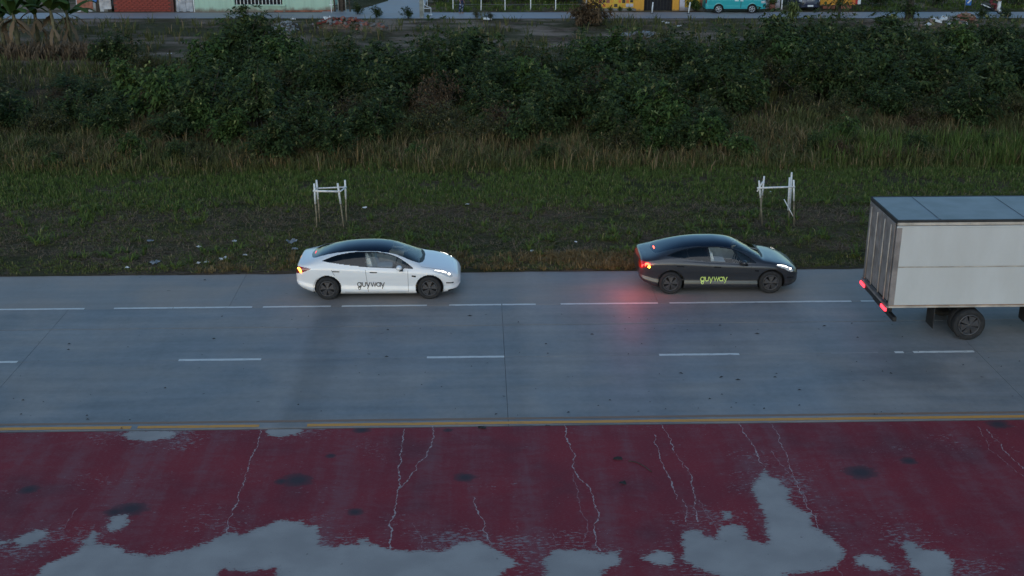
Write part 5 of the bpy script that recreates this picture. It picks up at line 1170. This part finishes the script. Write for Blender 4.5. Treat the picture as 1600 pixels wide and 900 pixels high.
MB().box((.02, -.05, .72), (.36, .02, .10), ry=R(-48)).build('white_mark', 'white_painted', r_); MB().box((.08, -.05, .90), (.22, .02, .06), ry=R(-70)).build('white_mark', 'white_painted', r_)
MB().tube([(-.24, .05, -.05), (-.24, .05, 2.3)], .03, 8).build('post', 'zinc_sheet', r_, True)
# rubble heaps on the bank
def heap(name, px, py, rx, ry, h, mats, n, label, seed, smin=.06, smax=.22):
    p = at(px, py); g = random.Random(seed); r_ = empty(name, (p.x, p.y, float(terrain_z(p.x, p.y)))); tag(r_, label, 'rubble heap')
    MB().blob((0, 0, -.05), (rx, ry, h), seed, 16, 6, .18).build('mound', 'verge_soil', r_, True)
    for mi, m in enumerate(mats):
        mb = MB()
        for k in range(n):
            a = g.uniform(0, 6.28); q = math.sqrt(g.random()); x, y = rx*q*math.cos(a), ry*q*math.sin(a); z = h*math.sqrt(max(0, 1-q*q))*.95; s = g.uniform(smin, smax)
            mb.box((x, y, z), (s*g.uniform(.8, 1.8), s, s*g.uniform(.4, .8)), g.uniform(0, 3), g.uniform(-.6, .6), g.uniform(-.6, .6))
        tag(mb.build('rubble_pieces', m, r_), kind='stuff')
heap('brick_rubble', 532, 44, 1.9, 1.3, .62, ['brick_rust', 'brick_red', 'rubble_pale'], 46, 'heap of broken red bricks and pale rubble on the bank by the far lane', 1)
heap('brick_rubble', 578, 46, 1.3, 1.0, .40, ['brick_rust', 'rubble_pale'], 30, 'low heap of broken brick and grey rubble beside the bigger brick heap', 2)
heap('ash_heap', 446, 50, .85, 2.6, .55, ['ash_pale'], 120, 'whitish ash and plaster heap spilling down the bank', 3, .04, .16)
heap('mixed_rubble', 1474, 46, 1.6, 1.2, .75, ['rubble_pale', 'cardboard', 'white_painted'], 22, 'heap of pale rubble and boxes beside the far lane near the scooter', 4, .08, .34)
heap('cardboard_heap', 1505, 44, .8, .8, .95, ['cardboard', 'brick_rust'], 26, 'rusty brown heap of cardboard topped with a tan sack', 5, .10, .36)
heap('pale_rubble', 1000, 58, 1.6, 1.0, .35, ['rubble_pale', 'litter_grey'], 40, 'low pale gravel and rubble heap on the bank below the orange shop', 6)

# ================================================================== PEOPLE AND SCOOTER
def skin_mesh(name, joints, edges, mat, parent, root_i=0, sub=2):
    me = bpy.data.meshes.new(name); me.from_pydata([j[0] for j in joints], edges, []); o = link(bpy.data.objects.new(name, me), parent)
    sk = o.modifiers.new('skin', 'SKIN'); sk.use_smooth_shade = True; sv = me.skin_vertices[0].data
    for i, j in enumerate(joints):
        r_ = j[1] if isinstance(j[1], tuple) else (j[1], j[1]); sv[i].radius = r_; sv[i].use_root = (i == root_i)
    ss = o.modifiers.new('sub', 'SUBSURF'); ss.levels = ss.render_levels = sub
    dg = bpy.context.evaluated_depsgraph_get(); me2 = bpy.data.meshes.new_from_object(o.evaluated_get(dg)); o.modifiers.clear(); o.data = me2; bpy.data.meshes.remove(me)
    me2.materials.clear(); me2.materials.append(MATS[mat]); return o
def person(loc, rz, J, label, top, bottom, held=None):
    """J: joint positions. one continuous body; clothing shells and hair as children"""
    r_ = empty('person', loc, rz); tag(r_, label, 'person')
    names = list(J); ix = {k: i for i, k in enumerate(names)}; rad = dict(pelvis=(.13, .10), belly=(.125, .09), chest=(.15, .10), neck=.05, head=.085, crown=.085)
    for s in 'lr': rad.update({'hip'+s: .088, 'knee'+s: .058, 'ankle'+s: .038, 'heel'+s: .034, 'toe'+s: (.042, .026), 'sho'+s: .055, 'elb'+s: .040, 'wri'+s: .028, 'palm'+s: (.034, .018)})
    E_ = [('pelvis', 'belly'), ('belly', 'chest'), ('chest', 'neck'), ('neck', 'head'), ('head', 'crown')]
    for s in 'lr': E_ += [('pelvis', 'hip'+s), ('hip'+s, 'knee'+s), ('knee'+s, 'ankle'+s), ('ankle'+s, 'heel'+s), ('heel'+s, 'toe'+s), ('chest', 'sho'+s), ('sho'+s, 'elb'+s), ('elb'+s, 'wri'+s), ('wri'+s, 'palm'+s)]
    joints = [(tuple(J[k]), rad[k]) for k in names]; edges = [(ix[a], ix[b]) for a, b in E_]
    for s in 'lr':
        p = Vector(J['palm'+s]); d = (p-Vector(J['wri'+s])).normalized(); sd_ = d.orthogonal().normalized()
        for k in range(5):
            o_ = (k-2)*.018; ln = (.045, .07, .078, .07, .055)[k]; dd = d if k else (d+sd_*-.8).normalized()
            a = len(joints); joints.append((tuple(p+sd_*o_+dd*.02), .010)); joints.append((tuple(p+sd_*o_+dd*(.02+ln*.5)), .009)); joints.append((tuple(p+sd_*o_+dd*(.02+ln)), .007)); edges += [(ix['palm'+s], a), (a, a+1), (a+1, a+2)]
    skin_mesh('body', joints, edges, 'skin', r_, ix['pelvis'])
    # clothing: the same skeleton, a little thicker
    def cloth(nm, keys, es, mat, grow):
        kx = {k: i for i, k in enumerate(keys)}; js = []
        for k in keys:
            q = rad[k] if k in rad else .05; q = q if isinstance(q, tuple) else (q, q); js.append((tuple(J[k] if k in J else J_[k]), tuple(v+grow for v in q)))
        return skin_mesh(nm, js, [(kx[a], kx[b]) for a, b in es], mat, r_, 0)
    cloth('trousers', ['pelvis', 'belly', 'hipl', 'kneel', 'anklel', 'hipr', 'kneer', 'ankler'], [('pelvis', 'belly'), ('pelvis', 'hipl'), ('hipl', 'kneel'), ('kneel', 'anklel'), ('pelvis', 'hipr'), ('hipr', 'kneer'), ('kneer', 'ankler')], bottom, .022)
    cloth('shirt', ['chest', 'belly', 'pelvis', 'shol', 'elbl', 'shor', 'elbr'], [('chest', 'belly'), ('belly', 'pelvis'), ('chest', 'shol'), ('shol', 'elbl'), ('chest', 'shor'), ('shor', 'elbr')], top, .030)
    h = Vector(J['head']); c = Vector(J['crown']); m = (h+c)/2; f = Vector((0, -1, 0)) if 'face' not in J else Vector(J['face'])
    MB().blob(tuple(c+Vector((0, 0, .015))-f*.02), (.100, .108, .085), 4, 12, 7, .05).build('hair', 'hair_black', r_, True)
    return r_
Jst = dict(pelvis=(0, 0, .92), belly=(0, 0, 1.10), chest=(0, .01, 1.32), neck=(0, .01, 1.48), head=(0, -.01, 1.58), crown=(0, -.01, 1.67))
for s, q in (('l', 1), ('r', -1)): Jst.update({'hip'+s: (q*.10, 0, .86), 'knee'+s: (q*.11, -.04 if q > 0 else .05, .48), 'ankle'+s: (q*.12, .03 if q > 0 else .12, .09), 'heel'+s: (q*.12, .05 if q > 0 else .14, .045), 'toe'+s: (q*.13, -.12 if q > 0 else -.03, .035), 'sho'+s: (q*.19, .01, 1.39), 'elb'+s: (q*.25, .03, 1.12), 'wri'+s: (q*.24, -.08, .88), 'palm'+s: (q*.24, -.11, .80)})
# face details are children of the head region
p = at(721, 22); pr_ = person((p.x, p.y, .04), R(55), Jst, 'person walking on the far lane in dark blue patterned trousers and red top', 'cloth_red', 'cloth_pattern')
Jsc = dict(pelvis=(-.18, 0, .80), belly=(-.16, 0, .98), chest=(-.08, 0, 1.20), neck=(-.02, 0, 1.36), head=(.02, 0, 1.46), crown=(.02, 0, 1.55), face=None); del Jsc['face']
for s, q in (('l', 1), ('r', -1)): Jsc.update({'hip'+s: (-.14, q*.10, .78), 'knee'+s: (.26, q*.17, .74), 'ankle'+s: (.20, q*.15, .36), 'heel'+s: (.17, q*.15, .325), 'toe'+s: (.34, q*.16, .315), 'sho'+s: (-.06, q*.19, 1.26), 'elb'+s: (.14, q*.27, 1.05), 'wri'+s: (.36, q*.28, 1.02), 'palm'+s: (.42, q*.27, 1.02)})
def scooter(loc, rz):
    r_ = empty('scooter', loc, rz); tag(r_, 'black and white motor scooter ridden along the far lane', 'scooter')
    for x in (-.62, .62):
        wh = MB().lathe_y([(.001, -.05), (.16, -.05), (.16, .05), (.001, .05)], (0, 0, 0), 24).build('wheel', 'rim_silver', r_, True); wh.location = (x, 0, .25)
        MB().lathe_y([(.15, -.045), (.24, -.05), (.25, 0), (.24, .05), (.15, .045)], (0, 0, 0), 28).build('tyre', 'tyre_rubber', wh, True)
        MB().tube([(x-.22, 0, .34), (x-.1, 0, .48), (x+.12, 0, .50), (x+.26, 0, .36)], .06, 8).build('mudguard', 'gloss_black', r_, True)
    MB().tube([(-.80, 0, .66), (-.45, 0, .56), (-.15, 0, .42), (.15, 0, .29), (.40, 0, .30)], [.07, .17, .15, .11, .12], 12).build('body', 'gloss_black', r_, True)
    MB().tube([(-.82, -.13, .74), (-.5, -.15, .60), (-.2, -.13, .50)], [.03, .06, .03], 8).tube([(-.82, .13, .74), (-.5, .15, .60), (-.2, .13, .50)], [.03, .06, .03], 8).build('side_panel', 'white_painted', r_, True)
    MB().tube([(-.80, 0, .78), (-.5, 0, .74), (-.1, 0, .70), (.02, 0, .66)], [.07, .12, .12, .06], 10).build('seat', 'seat_dark', r_, True)
    MB().tube([(.42, 0, .28), (.48, 0, .55), (.50, 0, .85), (.46, 0, 1.0)], [.14, .17, .12, .05], 12).build('front_shield', 'white_painted', r_, True)
    MB().tube([(.60, 0, .27), (.52, 0, .60), (.44, 0, .98)], .035, 8).build('fork', 'rim_silver', r_, True)
    MB().tube([(.40, -.34, 1.02), (.46, -.12, 1.0), (.46, .12, 1.0), (.40, .34, 1.02)], .02, 8).build('handlebar', 'chassis_black', r_, True)
    for s in (-1, 1): MB().tube([(.44, s*.24, 1.02), (.44, s*.30, 1.16)], .01, 6).blob((.43, s*.32, 1.19), (.02, .06, .04), 1, 8, 5, 0).build('mirror', 'chassis_black', r_, True)
    MB().blob((.60, 0, .92), (.05, .09, .07), 1, 10, 6, 0).build('headlight', 'lens_clear', r_, True); MB().blob((-.88, 0, .68), (.03, .07, .04), 1, 8, 5, 0).build('tail_light', 'lens_red', r_, True)
    MB().box((.18, 0, .265), (.42, .34, .05)).build('footboard', 'chassis_black', r_, bevel=.01); MB().tube([(-.70, -.14, .25), (-.25, -.15, .30)], [.05, .03], 8).build('exhaust', 'rim_dark', r_, True)
    return r_
p = at(1549, 23); scooter((p.x, p.y, .04), 0); person((p.x, p.y, .04), 0, Jsc, 'person in maroon clothes riding the scooter along the far lane', 'cloth_maroon', 'cloth_maroon')
